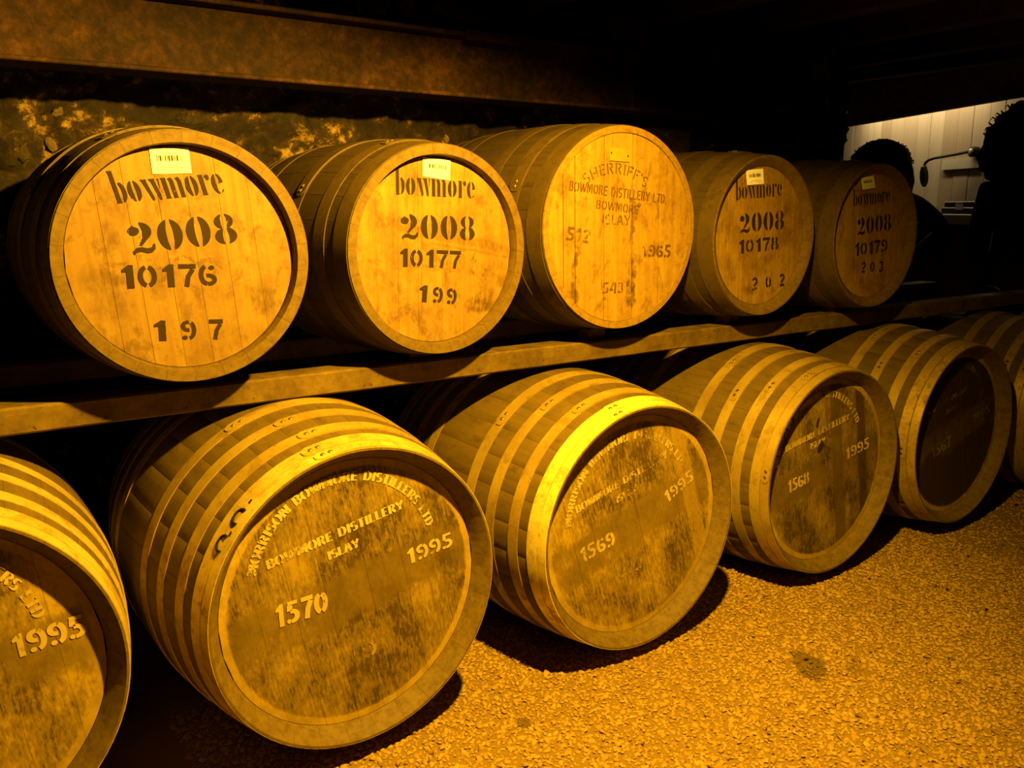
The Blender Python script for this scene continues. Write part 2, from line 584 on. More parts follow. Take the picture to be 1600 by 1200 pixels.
# ---------------------------------------------------------------- room
def plane_obj(name, pts, mat, kind='structure', thick=0.0):
    bm = bmesh.new()
    vs = [bm.verts.new(p) for p in pts]
    bm.faces.new(vs)
    o = obj(name, bm, mat, smooth=False)
    o['kind'] = kind
    return o


floor = plane_obj('floor', [(-2.2, -1.6, FLOOR), (7.4, -1.6, FLOOR), (7.4, 5.4, FLOOR), (-2.2, 5.4, FLOOR)], M_GROUND)
tag(floor, 'pale gravel floor of the vault')

# rubble back wall, a lumpy sheet with depth
bm = bmesh.new()
nx, nz = 420, 150
X0, X1, Z0, Z1, YW = -2.2, 4.44, FLOOR - 0.02, 0.9, 3.07
grid = []
for j in range(nz + 1):
    row = []
    for i in range(nx + 1):
        x = X0 + (X1 - X0) * i / nx
        z = Z0 + (Z1 - Z0) * j / nz
        q = Vector((x * 4.2, 0.3, z * 5.2))
        d = 0.055 * noise.noise(q) + 0.04 * noise.noise(q * 2.7) + 0.022 * noise.noise(q * 6.1) + 0.012 * noise.noise(q * 13.0)
        row.append(bm.verts.new((x, YW + d, z)))
    grid.append(row)
for j in range(nz):
    for i in range(nx):
        bm.faces.new((grid[j][i], grid[j][i + 1], grid[j + 1][i + 1], grid[j + 1][i]))
# thickness: end face and back
b0 = [bm.verts.new((X1, YW + 0.45, Z0)), bm.verts.new((X1, YW + 0.45, Z1)), bm.verts.new((X0, YW + 0.45, Z1)), bm.verts.new((X0, YW + 0.45, Z0))]
bm.faces.new([grid[j][nx] for j in range(nz + 1)] + [b0[1], b0[0]])
bm.faces.new(b0)
wall_back = obj('wall_back', bm, M_WALL, angle=60)
tag(wall_back, 'dark damp rubble wall behind the upper casks', kind='structure')

rng = random.Random(5)
stone_meshes = []
for k in range(7):
    bm = bmesh.new()
    bmesh.ops.create_icosphere(bm, subdivisions=2, radius=1.0)
    for v in bm.verts:
        d = 1 + 0.35 * noise.noise(v.co * 1.3 + Vector((k * 7.7, 0, 0))) + 0.12 * noise.noise(v.co * 3.4 + Vector((0, k * 5.1, 0)))
        v.co = v.co * d
    me = bpy.data.meshes.new('stone')
    bm.to_mesh(me)
    bm.free()
    me.polygons.foreach_set('use_smooth', [True] * len(me.polygons))
    me.set_sharp_from_angle(angle=math.radians(32))
    me.materials.append(M_STONE)
    stone_meshes.append(me)
placed = []
spots = [(0.33, 0.16), (0.42, 0.20), (0.52, 0.11), (0.36, 0.05), (0.44, 0.28), (1.12, 0.20), (1.20, 0.23), (1.45, 0.205), (1.58, 0.215), (1.62, 0.18), (0.66, 0.24), (0.84, 0.13), (0.40, -0.04)]
for _ in range(26):
    spots.append((rng.uniform(-0.1, 3.0), rng.uniform(-0.10, 0.40)))
for i, (x, z) in enumerate(spots):
    s = rng.uniform(0.012, 0.028)
    if any((x - a) ** 2 + (z - b) ** 2 < (s + c) ** 2 * 0.8 for a, b, c in placed):
        continue
    placed.append((x, z, s))
    q = Vector((x * 4.2, 0.3, z * 5.2))
    d = 0.055 * noise.noise(q) + 0.04 * noise.noise(q * 2.7) + 0.022 * noise.noise(q * 6.1)
    o = link_mesh('stone', stone_meshes[i % 7], None, wall_back)
    o.location = (x, YW + d + 0.004, z)
    o.scale = (s * rng.uniform(0.8, 1.4), s * 0.45, s * rng.uniform(0.7, 1.1))
    o.rotation_euler = (rng.uniform(-0.4, 0.4), rng.uniform(-3, 3), rng.uniform(-0.4, 0.4))

# ceiling boards, joists running into the wall
bm = bmesh.new()
add_box(bm, (-2.2, -1.6, 0.90), (7.4, 5.4, 0.95))
ceil = obj('ceiling', bm, M_JOIST, smooth=False)
tag(ceil, 'black boarded ceiling of the vault', kind='structure')
bm = bmesh.new()
add_box(bm, (-0.045, -1.6, 0.74), (0.045, 5.2, 0.899), bevel=0.006)
jm = bpy.data.meshes.new('joist')
bm.to_mesh(jm)
bm.free()
jm.materials.append(M_JOIST)
for k in range(13):
    o = link_mesh('joist', jm, None, ceil)
    o.location = (-1.75 + 0.55 * k + 0.03 * math.sin(k * 4.1), 0, 0)

# ---------------------------------------------------------------- steel beam over the upper row
beam = empty('steel_beam', (1.1, 2.80, 0.385))
tag(beam, 'long rust-brown steel I-beam above the upper row of casks', 'beam')
bm = bmesh.new()
add_box(bm, (-3.3, -0.075, 0.0), (1.96, 0.075, 0.014), bevel=0.003)
obj('lower_flange', bm, M_RUST, beam, smooth=False)
bm = bmesh.new()
add_box(bm, (-3.3, -0.010, 0.014), (1.96, 0.010, 0.205))
obj('web', bm, M_RUST, beam, smooth=False)
bm = bmesh.new()
add_box(bm, (-3.3, -0.075, 0.205), (1.96, 0.075, 0.220), bevel=0.003)
obj('upper_flange', bm, M_RUST, beam, smooth=False)
for sx in (1.40,):
    bm = bmesh.new()
    add_box(bm, (sx - 0.006, -0.072, 0.0141), (sx + 0.006, -0.010, 0.2049))
    obj('stiffener', bm, M_RUST, beam, smooth=False)
bm = bmesh.new()
add_box(bm, (0.60, -0.092, 0.190), (1.45, -0.0755, 0.226), bevel=0.003)
tag(obj('splice_plate', bm, M_RUST, beam, smooth=False), 'narrow dark plate along the upper flange')
bm = bmesh.new()
add_box(bm, (1.30, -0.05, 0.2201), (1.50, 0.05, 0.356))
obj('packing', bm, M_JOIST, beam, smooth=False)
# post carrying the beam
post = empty('timber_post', (2.90, 2.99, FLOOR))
tag(post, 'dark square post with bolt heads behind the third and fourth upper casks', 'post')
bm = bmesh.new()
add_box(bm, (-0.16, -0.05, 0), (0.16, 0.06, 1.74), bevel=0.006)
obj('shaft', bm, simple('dark_post_timber', (0.09, 0.05, 0.012), 0.8), post, smooth=False)
for (bx, bz) in ((-0.12, 1.69), (0.0, 1.68), (0.06, 1.60), (-0.08, 1.58)):
    bm = bmesh.new()
    add_lathe(bm, [(0.0, 0.012), (0.010, 0.010), (0.013, 0.0)], 8, Matrix.Translation((bx, -0.0501, bz)) @ Matrix.Rotation(PI / 2, 4, 'X'))
    obj('bolt', bm, M_RIVET, post)

# ---------------------------------------------------------------- stencil lettering
def arc(cx, cy, rx, ry, a0, a1, n=14):
    return [(cx + rx * math.cos(math.radians(a0 + (a1 - a0) * i / n)), cy + ry * math.sin(math.radians(a0 + (a1 - a0) * i / n))) for i in range(n + 1)]


def dot(cx, cy, rr):
    return ('P', arc(cx, cy, rr, rr, 0, 360, 12)[:-1])


def rect(x0, y0, x1, y1):
    return ('P', [(x0, y0), (x1, y0), (x1, y1), (x0, y1)])


# every glyph: (advance, [items]); an item is a pen stroke (list of points) or a filled polygon ('P', ...)
FAT = {
    '2': (0.70, [('P', arc(0.17, 0.74, 0.14, 0.15, 150, 390, 10) + arc(0.26, 0.90, 0.08, 0.06, 200, 120, 5)),
                 ('P', arc(0.30, 0.70, 0.30, 0.30, 82, -38, 14) + [(0.30, 0.24), (0.24, 0.27), (0.36, 0.50), (0.385, 0.72), (0.34, 0.93)]),
                 ('P', [(0.06, 0.0), (0.06, 0.10), (0.16, 0.20), (0.28, 0.21), (0.42, 0.15), (0.54, 0.17), (0.58, 0.27), (0.63, 0.27), (0.61, 0.10), (0.52, 0.0), (0.40, -0.01), (0.26, 0.06), (0.14, 0.05), (0.10, -0.01)])]),
    '0': (0.72, [('P', arc(0.34, 0.5, 0.31, 0.5, 99, 261, 16) + [(0.285, 0.10), (0.255, 0.3), (0.25, 0.5), (0.255, 0.7), (0.285, 0.9)]),
                 ('P', arc(0.34, 0.5, 0.31, 0.5, 81, -81, 16) + [(0.395, 0.10), (0.425, 0.3), (0.43, 0.5), (0.425, 0.7), (0.395, 0.9)])]),
    '8': (0.68, [('P', arc(0.32, 0.75, 0.25, 0.25, 100, 250, 10) + [(0.10, 0.46)] + arc(0.32, 0.26, 0.29, 0.27, 140, 260, 10) + [(0.24, 0.10), (0.235, 0.3), (0.265, 0.48), (0.235, 0.66), (0.235, 0.86)]),
                 ('P', arc(0.32, 0.75, 0.25, 0.25, 80, -60, 10) + [(0.53, 0.47)] + arc(0.32, 0.26, 0.29, 0.27, 40, -80, 10) + [(0.40, 0.10), (0.405, 0.28), (0.375, 0.48), (0.405, 0.68), (0.405, 0.86)])]),
}
LOW = {
    'b': (0.58, [('P', [(0.03, 0), (0.25, 0), (0.22, 0.1), (0.22, 1.52), (0.02, 1.52), (0.06, 1.4), (0.06, 0.1)]),
                 ('P', [(0.30, 0.93)] + arc(0.28, 0.5, 0.25, 0.5, 70, -76, 10) + [(0.32, 0.05), (0.36, 0.3), (0.365, 0.5), (0.36, 0.68)])]),
    'o': (0.62, [('P', arc(0.28, 0.5, 0.26, 0.5, 100, 260, 12) + [(0.23, 0.12), (0.205, 0.5), (0.23, 0.88)]),
                 ('P', arc(0.28, 0.5, 0.26, 0.5, 80, -80, 12) + [(0.33, 0.12), (0.355, 0.5), (0.33, 0.88)])]),
    'w': (0.82, [('P', [(0.0, 1), (0.26, 1), (0.24, 0.9), (0.38, 0.10), (0.34, -0.03), (0.28, 0.0), (0.06, 0.9)]),
                 ('P', [(0.34, 1), (0.60, 1), (0.58, 0.9), (0.68, 0.18), (0.66, -0.03), (0.58, 0.0), (0.42, 0.86)]),
                 ('P', [(0.68, 0.98), (0.78, 0.98), (0.76, 0.9), (0.71, 0.5), (0.70, 0.5), (0.71, 0.9)])]),
    'm': (0.96, [('P', [(0.02, 0), (0.26, 0), (0.23, 0.06), (0.23, 1.0), (0.02, 1.0), (0.05, 0.92), (0.05, 0.06)]),
                 ('P', [(0.34, 0), (0.56, 0), (0.53, 0.06), (0.53, 0.80), (0.48, 0.96), (0.40, 1.0), (0.29, 0.92), (0.34, 0.88), (0.36, 0.78), (0.36, 0.06)]),
                 ('P', [(0.64, 0), (0.88, 0), (0.85, 0.06), (0.85, 0.80), (0.79, 0.96), (0.71, 1.0), (0.60, 0.92), (0.66, 0.88), (0.68, 0.78), (0.68, 0.06)])]),
    'r': (0.52, [('P', [(0.02, 0), (0.26, 0), (0.23, 0.06), (0.23, 1.0), (0.02, 1.0), (0.05, 0.92), (0.05, 0.06)]),
                 ('P', [(0.28, 0.86), (0.34, 0.97), (0.42, 1.0), (0.49, 0.93), (0.49, 0.78), (0.43, 0.70), (0.36, 0.74), (0.34, 0.84)])]),
    'e': (0.56, [('P', arc(0.28, 0.5, 0.26, 0.5, 100, 275, 12) + [(0.27, 0.05), (0.23, 0.15), (0.205, 0.5), (0.23, 0.88)]),
                 ('P', arc(0.28, 0.5, 0.24, 0.5, 80, 6, 8) + [(0.30, 0.50), (0.36, 0.58), (0.36, 0.75), (0.33, 0.9)]),
                 ('P', [(0.34, 0.02), (0.44, 0.10), (0.47, 0.22), (0.43, 0.20), (0.36, 0.07)])]),
}
W_ = 0.21
SANS = {
    '0': (0.72, [arc(0.31, 0.5, 0.21, 0.40, 103, 257, 12), arc(0.31, 0.5, 0.21, 0.40, 77, -77, 12)]),
    '1': (0.50, [('P', [(0.19, 0), (0.40, 0), (0.40, 1), (0.26, 1), (0.06, 0.80), (0.06, 0.68), (0.19, 0.70)])]),
    '2': (0.66, [arc(0.30, 0.70, 0.19, 0.20, 165, -30, 10) + [(0.20, 0.28)], rect(0.08, 0.0, 0.54, 0.19)]),
    '3': (0.66, [arc(0.27, 0.73, 0.20, 0.17, 150, -65, 10), arc(0.27, 0.28, 0.21, 0.19, 65, -150, 10)]),
    '4': (0.70, [('P', [(0.32, 1.0), (0.38, 1.0), (0.38, 0.86), (0.16, 0.40), (0.32, 0.40), (0.32, 0.24), (0.02, 0.24), (0.02, 0.38)]), ('P', [(0.42, 1.0), (0.58, 1.0), (0.58, 0.0), (0.42, 0.0)])]),
    '5': (0.66, [rect(0.10, 0.83, 0.54, 1.0), [(0.19, 0.82), (0.17, 0.57)], [(0.20, 0.53)] + arc(0.27, 0.32, 0.23, 0.22, 85, -100, 12), dot(0.12, 0.13, 0.10)]),
    '6': (0.68, [arc(0.33, 0.5, 0.22, 0.40, 110, 262, 12), arc(0.34, 0.29, 0.20, 0.19, 105, -95, 10), dot(0.46, 0.82, 0.10)]),
    '7': (0.64, [rect(0.05, 0.80, 0.60, 1.0), [(0.50, 0.77), (0.34, 0.45), (0.27, 0.0)]]),
    '8': (0.68, [arc(0.32, 0.74, 0.18, 0.17, 110, 250, 9), arc(0.32, 0.74, 0.18, 0.17, 70, -70, 9), arc(0.32, 0.29, 0.22, 0.20, 112, 248, 9), arc(0.32, 0.29, 0.22, 0.20, 68, -68, 9)]),
    '9': (0.68, [arc(0.33, 0.5, 0.22, 0.40, 70, -82, 12), arc(0.31, 0.70, 0.20, 0.20, 75, 285, 10), dot(0.17, 0.13, 0.11)]),
}
CAPS = {
    'A': (0.74, [[(0.08, 0), (0.30, 0.96)], [(0.38, 0.96), (0.62, 0.0)], [(0.24, 0.33), (0.46, 0.33)]]),
    'B': (0.68, [[(0.14, 0), (0.14, 1)], arc(0.28, 0.75, 0.22, 0.22, 88, -80, 8), arc(0.28, 0.27, 0.26, 0.24, 80, -88, 8)]),
    'D': (0.74, [[(0.14, 0), (0.14, 1)], arc(0.28, 0.5, 0.32, 0.47, 82, -82, 10)]),
    'E': (0.62, [[(0.14, 0), (0.14, 1)], [(0.26, 0.96), (0.54, 0.96)], [(0.26, 0.52), (0.46, 0.52)], [(0.26, 0.04), (0.54, 0.04)]]),
    'F': (0.60, [[(0.14, 0), (0.14, 1)], [(0.26, 0.96), (0.54, 0.96)], [(0.26, 0.52), (0.46, 0.52)]]),
    'H': (0.76, [[(0.14, 0), (0.14, 1)], [(0.60, 0), (0.60, 1)], [(0.26, 0.5), (0.50, 0.5)]]),
    'I': (0.34, [[(0.17, 0), (0.17, 1)]]),
    'L': (0.58, [[(0.14, 0), (0.14, 1)], [(0.26, 0.05), (0.52, 0.05)]]),
    'M': (0.92, [[(0.12, 0), (0.12, 1)], [(0.24, 0.94), (0.44, 0.12)], [(0.56, 0.94), (0.46, 0.30)], [(0.74, 0), (0.74, 1)]]),
    'N': (0.78, [[(0.13, 0), (0.13, 1)], [(0.24, 0.92), (0.54, 0.08)], [(0.64, 0), (0.64, 1)]]),
    'O': (0.76, [arc(0.36, 0.5, 0.27, 0.46, 105, 255, 10), arc(0.36, 0.5, 0.27, 0.46, 75, -75, 10)]),
    'R': (0.70, [[(0.14, 0), (0.14, 1)], arc(0.28, 0.74, 0.24, 0.23, 85, -80, 8), [(0.36, 0.46), (0.58, 0.0)]]),
    'S': (0.62, [arc(0.30, 0.73, 0.20, 0.23, 50, 255, 9), arc(0.30, 0.27, 0.20, 0.23, 75, -130, 9)]),
    'T': (0.64, [[(0.32, 0), (0.32, 1)], [(0.04, 0.96), (0.22, 0.96)], [(0.42, 0.96), (0.60, 0.96)]]),
    'W': (0.98, [[(0.08, 1), (0.26, 0.04)], [(0.34, 0.1), (0.46, 0.8)], [(0.50, 0.95), (0.66, 0.04)], [(0.74, 0.1), (0.90, 0.96)]]),
    'Y': (0.72, [[(0.06, 1), (0.30, 0.52)], [(0.62, 1), (0.40, 0.54)], [(0.35, 0.46), (0.35, 0)]]),
    "'": (0.26, [[(0.12, 1.0), (0.10, 0.72)]]),
    '.': (0.24, [dot(0.10, 0.06, 0.08)]),
    ' ': (0.44, []),
}
for _k in SANS:
    CAPS[_k] = SANS[_k]


def ribbon(pts, thick, thin):
    out_l, out_r = [], []
    n = len(pts)
    for i, p in enumerate(pts):
        a = pts[max(i - 1, 0)]
        b = pts[min(i + 1, n - 1)]
        tx, ty = b[0] - a[0], b[1] - a[1]
        L = math.hypot(tx, ty) or 1
        tx, ty = tx / L, ty / L
        hw = 0.5 * (thin + (thick - thin) * abs(ty) ** 1.3)
        out_l.append((p[0] - ty * hw, p[1] + tx * hw))
        out_r.append((p[0] + ty * hw, p[1] - tx * hw))
    return out_l, out_r


def lay_text(text, font, thick, thin, length, height, place):
    """returns verts, faces; place(x, y) maps text coordinates (metres) to the head plane (u, v)"""
    adv = sum(font[c][0] for c in text)
    sx = length / adv
    verts, faces = [], []
    x = 0.0
    for ch in text:
        w, items = font[ch]
        k = sx / height
        for it in items:
            if it and it[0] == 'P':
                poly = [((px + x) * sx, py * height) for (px, py) in it[1]]
                b0 = len(verts)
                verts += [place(*q) for q in poly]
                for t in tessellate_polygon([[Vector((q[0], q[1], 0)) for q in poly]]):
                    faces.append([b0 + i for i in t])
            else:
                pts = [((px + x) * sx, py * height) for (px, py) in it]
                l, rr = ribbon(pts, thick * height, thin * height)
                b0 = len(verts)
                n = len(l)
                verts += [place(*q) for q in l] + [place(*q) for q in rr]
                for i in range(n - 1):
                    faces.append([b0 + i, b0 + i + 1, b0 + n + i + 1, b0 + n + i])
        x += w
    return verts, faces


def straight(u0, v0, ang, slant=0.0):
    ca, sa = math.cos(math.radians(ang)), math.sin(math.radians(ang))
    return lambda x, y: (u0 + ca * (x + slant * y) - sa * y, v0 + sa * (x + slant * y) + ca * y)


def around(cu, cv, rad, a_start):
    def fn(x, y):
        a = math.radians(a_start) - x / rad
        return (cu + (rad + y) * math.cos(a), cv + (rad + y) * math.sin(a))
    return fn


# ---------------------------------------------------------------- casks
def rprof(s, Re, Rb, Ln):
    return Re + (Rb - Re) * (1 - (1 - 2 * s / Ln) ** 2)


def stave_mesh(N, Re, Rb, Ln, rc, lip, chamf, mat, mid=0.15):
    bm = bmesh.new()
    st = [0.0, rc * 0.36, rc, rc + 0.03] + [Ln * k / 14 for k in range(2, 13)] + [Ln - rc, Ln]
    rows = []
    for i, s in enumerate(st):
        R = rprof(s, Re, Rb, Ln)
        if i == 0:
            Ri = Re - lip
        elif i == 1:
            Ri = Re - lip - mid * (chamf - lip)
        elif i == 2:
            Ri = Re - chamf
        else:
            Ri = R - 0.028
        a = PI / N - 0.00025 / R
        oa = [-a, -a * 0.97, -a / 3, a / 3, a * 0.97, a]
        rr = [R - 0.0006, R, R, R, R, R - 0.0006]
        ring = [bm.verts.new((q * math.sin(t), s, q * math.cos(t))) for t, q in zip(oa, rr)]
        ring += [bm.verts.new((Ri * math.sin(q), s, Ri * math.cos(q))) for q in (a, a / 3, -a / 3, -a)]
        rows.append(ring)
    for A, B in zip(rows, rows[1:]):
        for k in range(10):
            bm.faces.new((A[k], A[(k + 1) % 10], B[(k + 1) % 10], B[k]))
    bm.faces.new(rows[0][::-1])
    bm.faces.new(rows[-1])
    bmesh.ops.recalc_face_normals(bm, faces=bm.faces)
    me = bpy.data.meshes.new('stave')
    bm.to_mesh(me)
    bm.free()
    me.polygons.foreach_set('use_smooth', [True] * len(me.polygons))
    me.set_sharp_from_angle(angle=math.radians(28))
    me.materials.append(mat)
    return me


def hoop_bm(s0, s1, Re, Rb, Ln, tab, n=96):
    """iron band with an overlapping, round-ended riveted tongue starting at angle `tab` (radians) and running clockwise"""
    bm = bmesh.new()
    th = 0.0022
    prof = []
    for s in (s0, (s0 + s1) / 2, s1):
        prof.append((s, rprof(s, Re, Rb, Ln) + th))
    inner = [(s1, rprof(s1, Re, Rb, Ln) + 0.0002), (s0, rprof(s0, Re, Rb, Ln) + 0.0002)]
    loop = prof + inner
    rings = []
    for k in range(n):
        t = 2 * PI * k / n
        rings.append([bm.verts.new((R * math.cos(t), s, R * math.sin(t))) for s, R in loop])
    m = len(loop)
    for k in range(n):
        A, B = rings[k], rings[(k + 1) % n]
        for j in range(m):
            bm.faces.new((A[j], B[j], B[(j + 1) % m], A[(j + 1) % m]))
    if tab is not None:
        mid, hw = (s0 + s1) / 2, (s1 - s0) / 2 - 0.0006
        Rm = rprof(mid, Re, Rb, Ln)
        outline = []
        for j in range(9):                                    # rounded nose
            q = PI / 2 - PI * j / 8
            outline.append((mid + hw * math.sin(q), tab + (-0.75 * hw + hw * 0.75 * (1 - math.cos(q))) / Rm))
        cols = []
        span = math.radians(50)
        ss = [mid + hw, mid + hw * 0.5, mid, mid - hw * 0.5, mid - hw]
        steps = 14
        for i in range(steps + 1):
            col = []
            for s in ss:
                nose = 0.8 * hw * (1 - math.sqrt(max(0, 1 - ((s - mid) / hw) ** 2))) / Rm
                a0 = tab - nose
                a = a0 + (tab - span - a0) * i / steps
                R = rprof(s, Re, Rb, Ln) + th + 0.0030 * (1 - (i / steps) ** 4 * 0.9)
                col.append((bm.verts.new((R * math.cos(a), s, R * math.sin(a))), bm.verts.new(((R - 0.0025) * math.cos(a), s, (R - 0.0025) * math.sin(a)))))
            cols.append(col)
        for A, B in zip(cols, cols[1:]):
            for j in range(4):
                bm.faces.new((A[j][0], A[j + 1][0], B[j + 1][0], B[j][0]))
            bm.faces.new((A[0][0], B[0][0], B[0][1], A[0][1]))
            bm.faces.new((A[4][1], B[4][1], B[4][0], A[4][0]))
        for j in range(4):
            bm.faces.new((cols[0][j][0], cols[0][j][1], cols[0][j + 1][1], cols[0][j + 1][0]))
    bmesh.ops.recalc_face_normals(bm, faces=bm.faces)
    return bm


def rivet_mesh():
    bm = bmesh.new()
    add_lathe(bm, [(0.0, 0.0030), (0.0035, 0.0026), (0.0060, 0.0010), (0.0066, 0.0)], 10)
    me = bpy.data.meshes.new('rivet')
    bm.to_mesh(me)
    bm.free()
    me.polygons.foreach_set('use_smooth', [True] * len(me.polygons))
    me.materials.append(M_RIVET)
    return me


RIVET = rivet_mesh()


def clip_strip(x0, x1, R, n=14):
    """outline of the strip x0..x1 of a disc of radius R"""
    x0, x1 = max(x0, -R), min(x1, R)
    pts = []
    for i in range(n + 1):
        x = x0 + (x1 - x0) * i / n
        pts.append((x, math.sqrt(max(R * R - x * x, 0))))
    for i in range(n + 1):
        x = x1 + (x0 - x1) * i / n
        pts.append((x, -math.sqrt(max(R * R - x * x, 0))))
    out = []
    for q in pts:
        if not out or math.hypot(q[0] - out[-1][0], q[1] - out[-1][1]) > 1e-4:
            out.append(q)
    if math.hypot(out[0][0] - out[-1][0], out[0][1] - out[-1][1]) < 1e-4:
        out.pop()
    return out


def make_cask(name, x, yh, z, rz, Re, Rb, Ln, rc, lip, chamf, N, M_stave, M_head, M_hoop, hoops, tabs, rolla, seams, label, cat, group, rough_gap=0.00018, seed=0):
    """head centre at (x, yh, z); the Empty stands at the lowest point of the bulge"""
    rg = random.Random(seed)
    axv = Vector((-math.sin(rz), math.cos(rz), 0))
    base = Vector((x, yh, z)) + axv * (Ln / 2) - Vector((0, 0, Rb))
    t = empty(name, base, rz)
    tag(t, label, cat, group)
    off = Vector((0, -Ln / 2, Rb))
    sm = stave_mesh(N, Re, Rb, Ln, rc, lip, chamf, M_stave, 0.5 if lip < 0.01 else 0.15)
    for k in range(N):
        o = link_mesh('stave', sm, None, t)
        o.location = off
        o.rotation_euler = (0, 2 * PI * k / N + rolla + 0.05, 0)
    # head boards, tongue-jointed, seams shut to a fine recessed line
    Rh = Re - chamf - 0.0012
    ca, sa = math.cos(rolla), math.sin(rolla)
    seams = [-Re] + list(seams[1:-1]) + [Re]
    for i, (a, b) in enumerate(zip(seams, seams[1:])):
        pts = clip_strip(a + rough_gap, b - rough_gap, Rh)
        if len(pts) < 3:
            continue
        bm = bmesh.new()
        dy = rc + rg.uniform(-0.0004, 0.0004)
        fr, md, bk = [], [], []
        cx = sum(p[0] for p in pts) / len(pts)
        for (px, pz) in pts:
            u_, v_ = ca * px - sa * pz, sa * px + ca * pz
            sgn = 1 if px < cx else -1
            e = (0.0004 if rough_gap < 0.001 else 0.0015) if abs(px - a - rough_gap) < 1e-5 or abs(px - b + rough_gap) < 1e-5 else 0.0
            qx = px + sgn * e
            fr.append(bm.verts.new((ca * qx - sa * pz, dy, sa * qx + ca * pz)))
            md.append(bm.verts.new((u_, dy + 0.0005, v_)))
            bk.append(bm.verts.new((u_, dy + 0.024, v_)))
        bm.faces.new(fr)
        bm.faces.new(bk[::-1])
        n = len(fr)
        for A, B in ((fr, md), (md, bk)):
            for k in range(n):
                bm.faces.new((A[k], A[(k + 1) % n], B[(k + 1) % n], B[k]))
        bmesh.ops.recalc_face_normals(bm, faces=bm.faces)
        o = obj('head_board', bm, M_head, t, smooth=False)
        o.location = off
    bm = bmesh.new()
    add_lathe(bm, [(0, -Ln + 0.03), (Re - 0.026, -Ln + 0.03), (Re - 0.026, -Ln + 0.05), (0, -Ln + 0.05)], 40, Matrix.Rotation(PI / 2, 4, 'X'))
    o = obj('rear_head', bm, M_BACK, t)
    o.location = off
    for i, (s0, s1) in enumerate(hoops):
        tb = tabs[i] if i < len(tabs) else None
        tr = math.radians(tb) if tb is not None else None
        ho = obj('hoop', hoop_bm(s0, s1, Re, Rb, Ln, tr), M_hoop[i % len(M_hoop)] if isinstance(M_hoop, (list, tuple)) else M_hoop, t, angle=40)
        ho.location = off
        if tr is not None:
            sm_ = (s0 + s1) / 2
            for dd in (0.055, 0.105):
                a = tr - dd
                R = rprof(sm_, Re, Rb, Ln) + 0.0051
                rv = link_mesh('rivet', RIVET, None, ho)
                nrm = Vector((math.cos(a), 0, math.sin(a)))
                rv.matrix_local = Matrix.Translation(Vector((0, sm_, 0)) + nrm * R) @ nrm.to_track_quat('Z', 'Y').to_matrix().to_4x4()
    t['off'] = 0
    del t['off']
    return t, off


SHIFT = [0.0, 0.0]        # lettering offset on the head being written


def write(t, off, text, font, thick, thin, length, height, place, mat, depth, lab=None):
    vs, fs = lay_text(text, font, thick, thin, length, height, place)
    vs = [(p[0] + SHIFT[0], p[1] + SHIFT[1]) for p in vs]
    me = bpy.data.meshes.new('lettering')
    me.from_pydata([(p[0], depth, p[1]) for p in vs], [], fs)
    me.update()
    o = link_mesh('lettering', me, mat, t)
    o.location = off
    if lab:
        o['label'] = lab
    return o


def paper_label(t, off, corners, depth, seed):
    """stuck paper ticket with a bar code and faint lines of print; corners TL TR BR BL in the head plane"""
    tl, tr, br, bl = [Vector((p[0] + SHIFT[0], p[1] + SHIFT[1])) for p in corners]

    def at(a, b):
        q = (tl * (1 - a) + tr * a) * (1 - b) + (bl * (1 - a) + br * a) * b
        return (q.x, q.y)
    bm = bmesh.new()
    lo_ = [bm.verts.new((*at(a, b)[:1], depth - 0.0008, at(a, b)[1])) for a, b in ((0, 0), (1, 0), (1, 1), (0, 1))]
    hi = [bm.verts.new((*at(a, b)[:1], depth, at(a, b)[1])) for a, b in ((0, 0), (1, 0), (1, 1), (0, 1))]
    bm.faces.new(lo_)
    for k in range(4):
        bm.faces.new((lo_[k], hi[k], hi[(k + 1) % 4], lo_[(k + 1) % 4]))
    bmesh.ops.recalc_face_normals(bm, faces=bm.faces)
    pl = obj('paper_label', bm, M_PAPER, t, smooth=False)
    pl.location = off
    pl['label'] = 'white paper ticket with a bar code'
    rg = random.Random(seed)

    def strip(bm, a0, b0, a1, b1):
        vs = [bm.verts.new((at(a, b)[0], depth - 0.0012, at(a, b)[1])) for a, b in ((a0, b0), (a1, b0), (a1, b1), (a0, b1))]
        bm.faces.new(vs)
    bm = bmesh.new()
    a = 0.15
    while a < 0.84:
        w = rg.choice((0.012, 0.02, 0.03, 0.045))
        strip(bm, a, 0.29, min(a + w, 0.845), 0.51)
        a += w + rg.choice((0.012, 0.016, 0.024))
    o = obj('bar_code', bm, M_INK, pl, smooth=False)
    bm = bmesh.new()
    for b, lines in ((0.20, ((0.33, 0.5), (0.6, 0.7))), (0.73, ((0.25, 0.86),)), (0.84, ((0.12, 0.3), (0.58, 0.88)))):
        for (a0, a1) in lines:
            a = a0
            while a < a1:
                w = rg.uniform(0.012, 0.03)
                strip(bm, a, b, a + w, b + 0.035)
                a += w + 0.012
    obj('fine_print', bm, M_INK_PALE, pl, smooth=False)


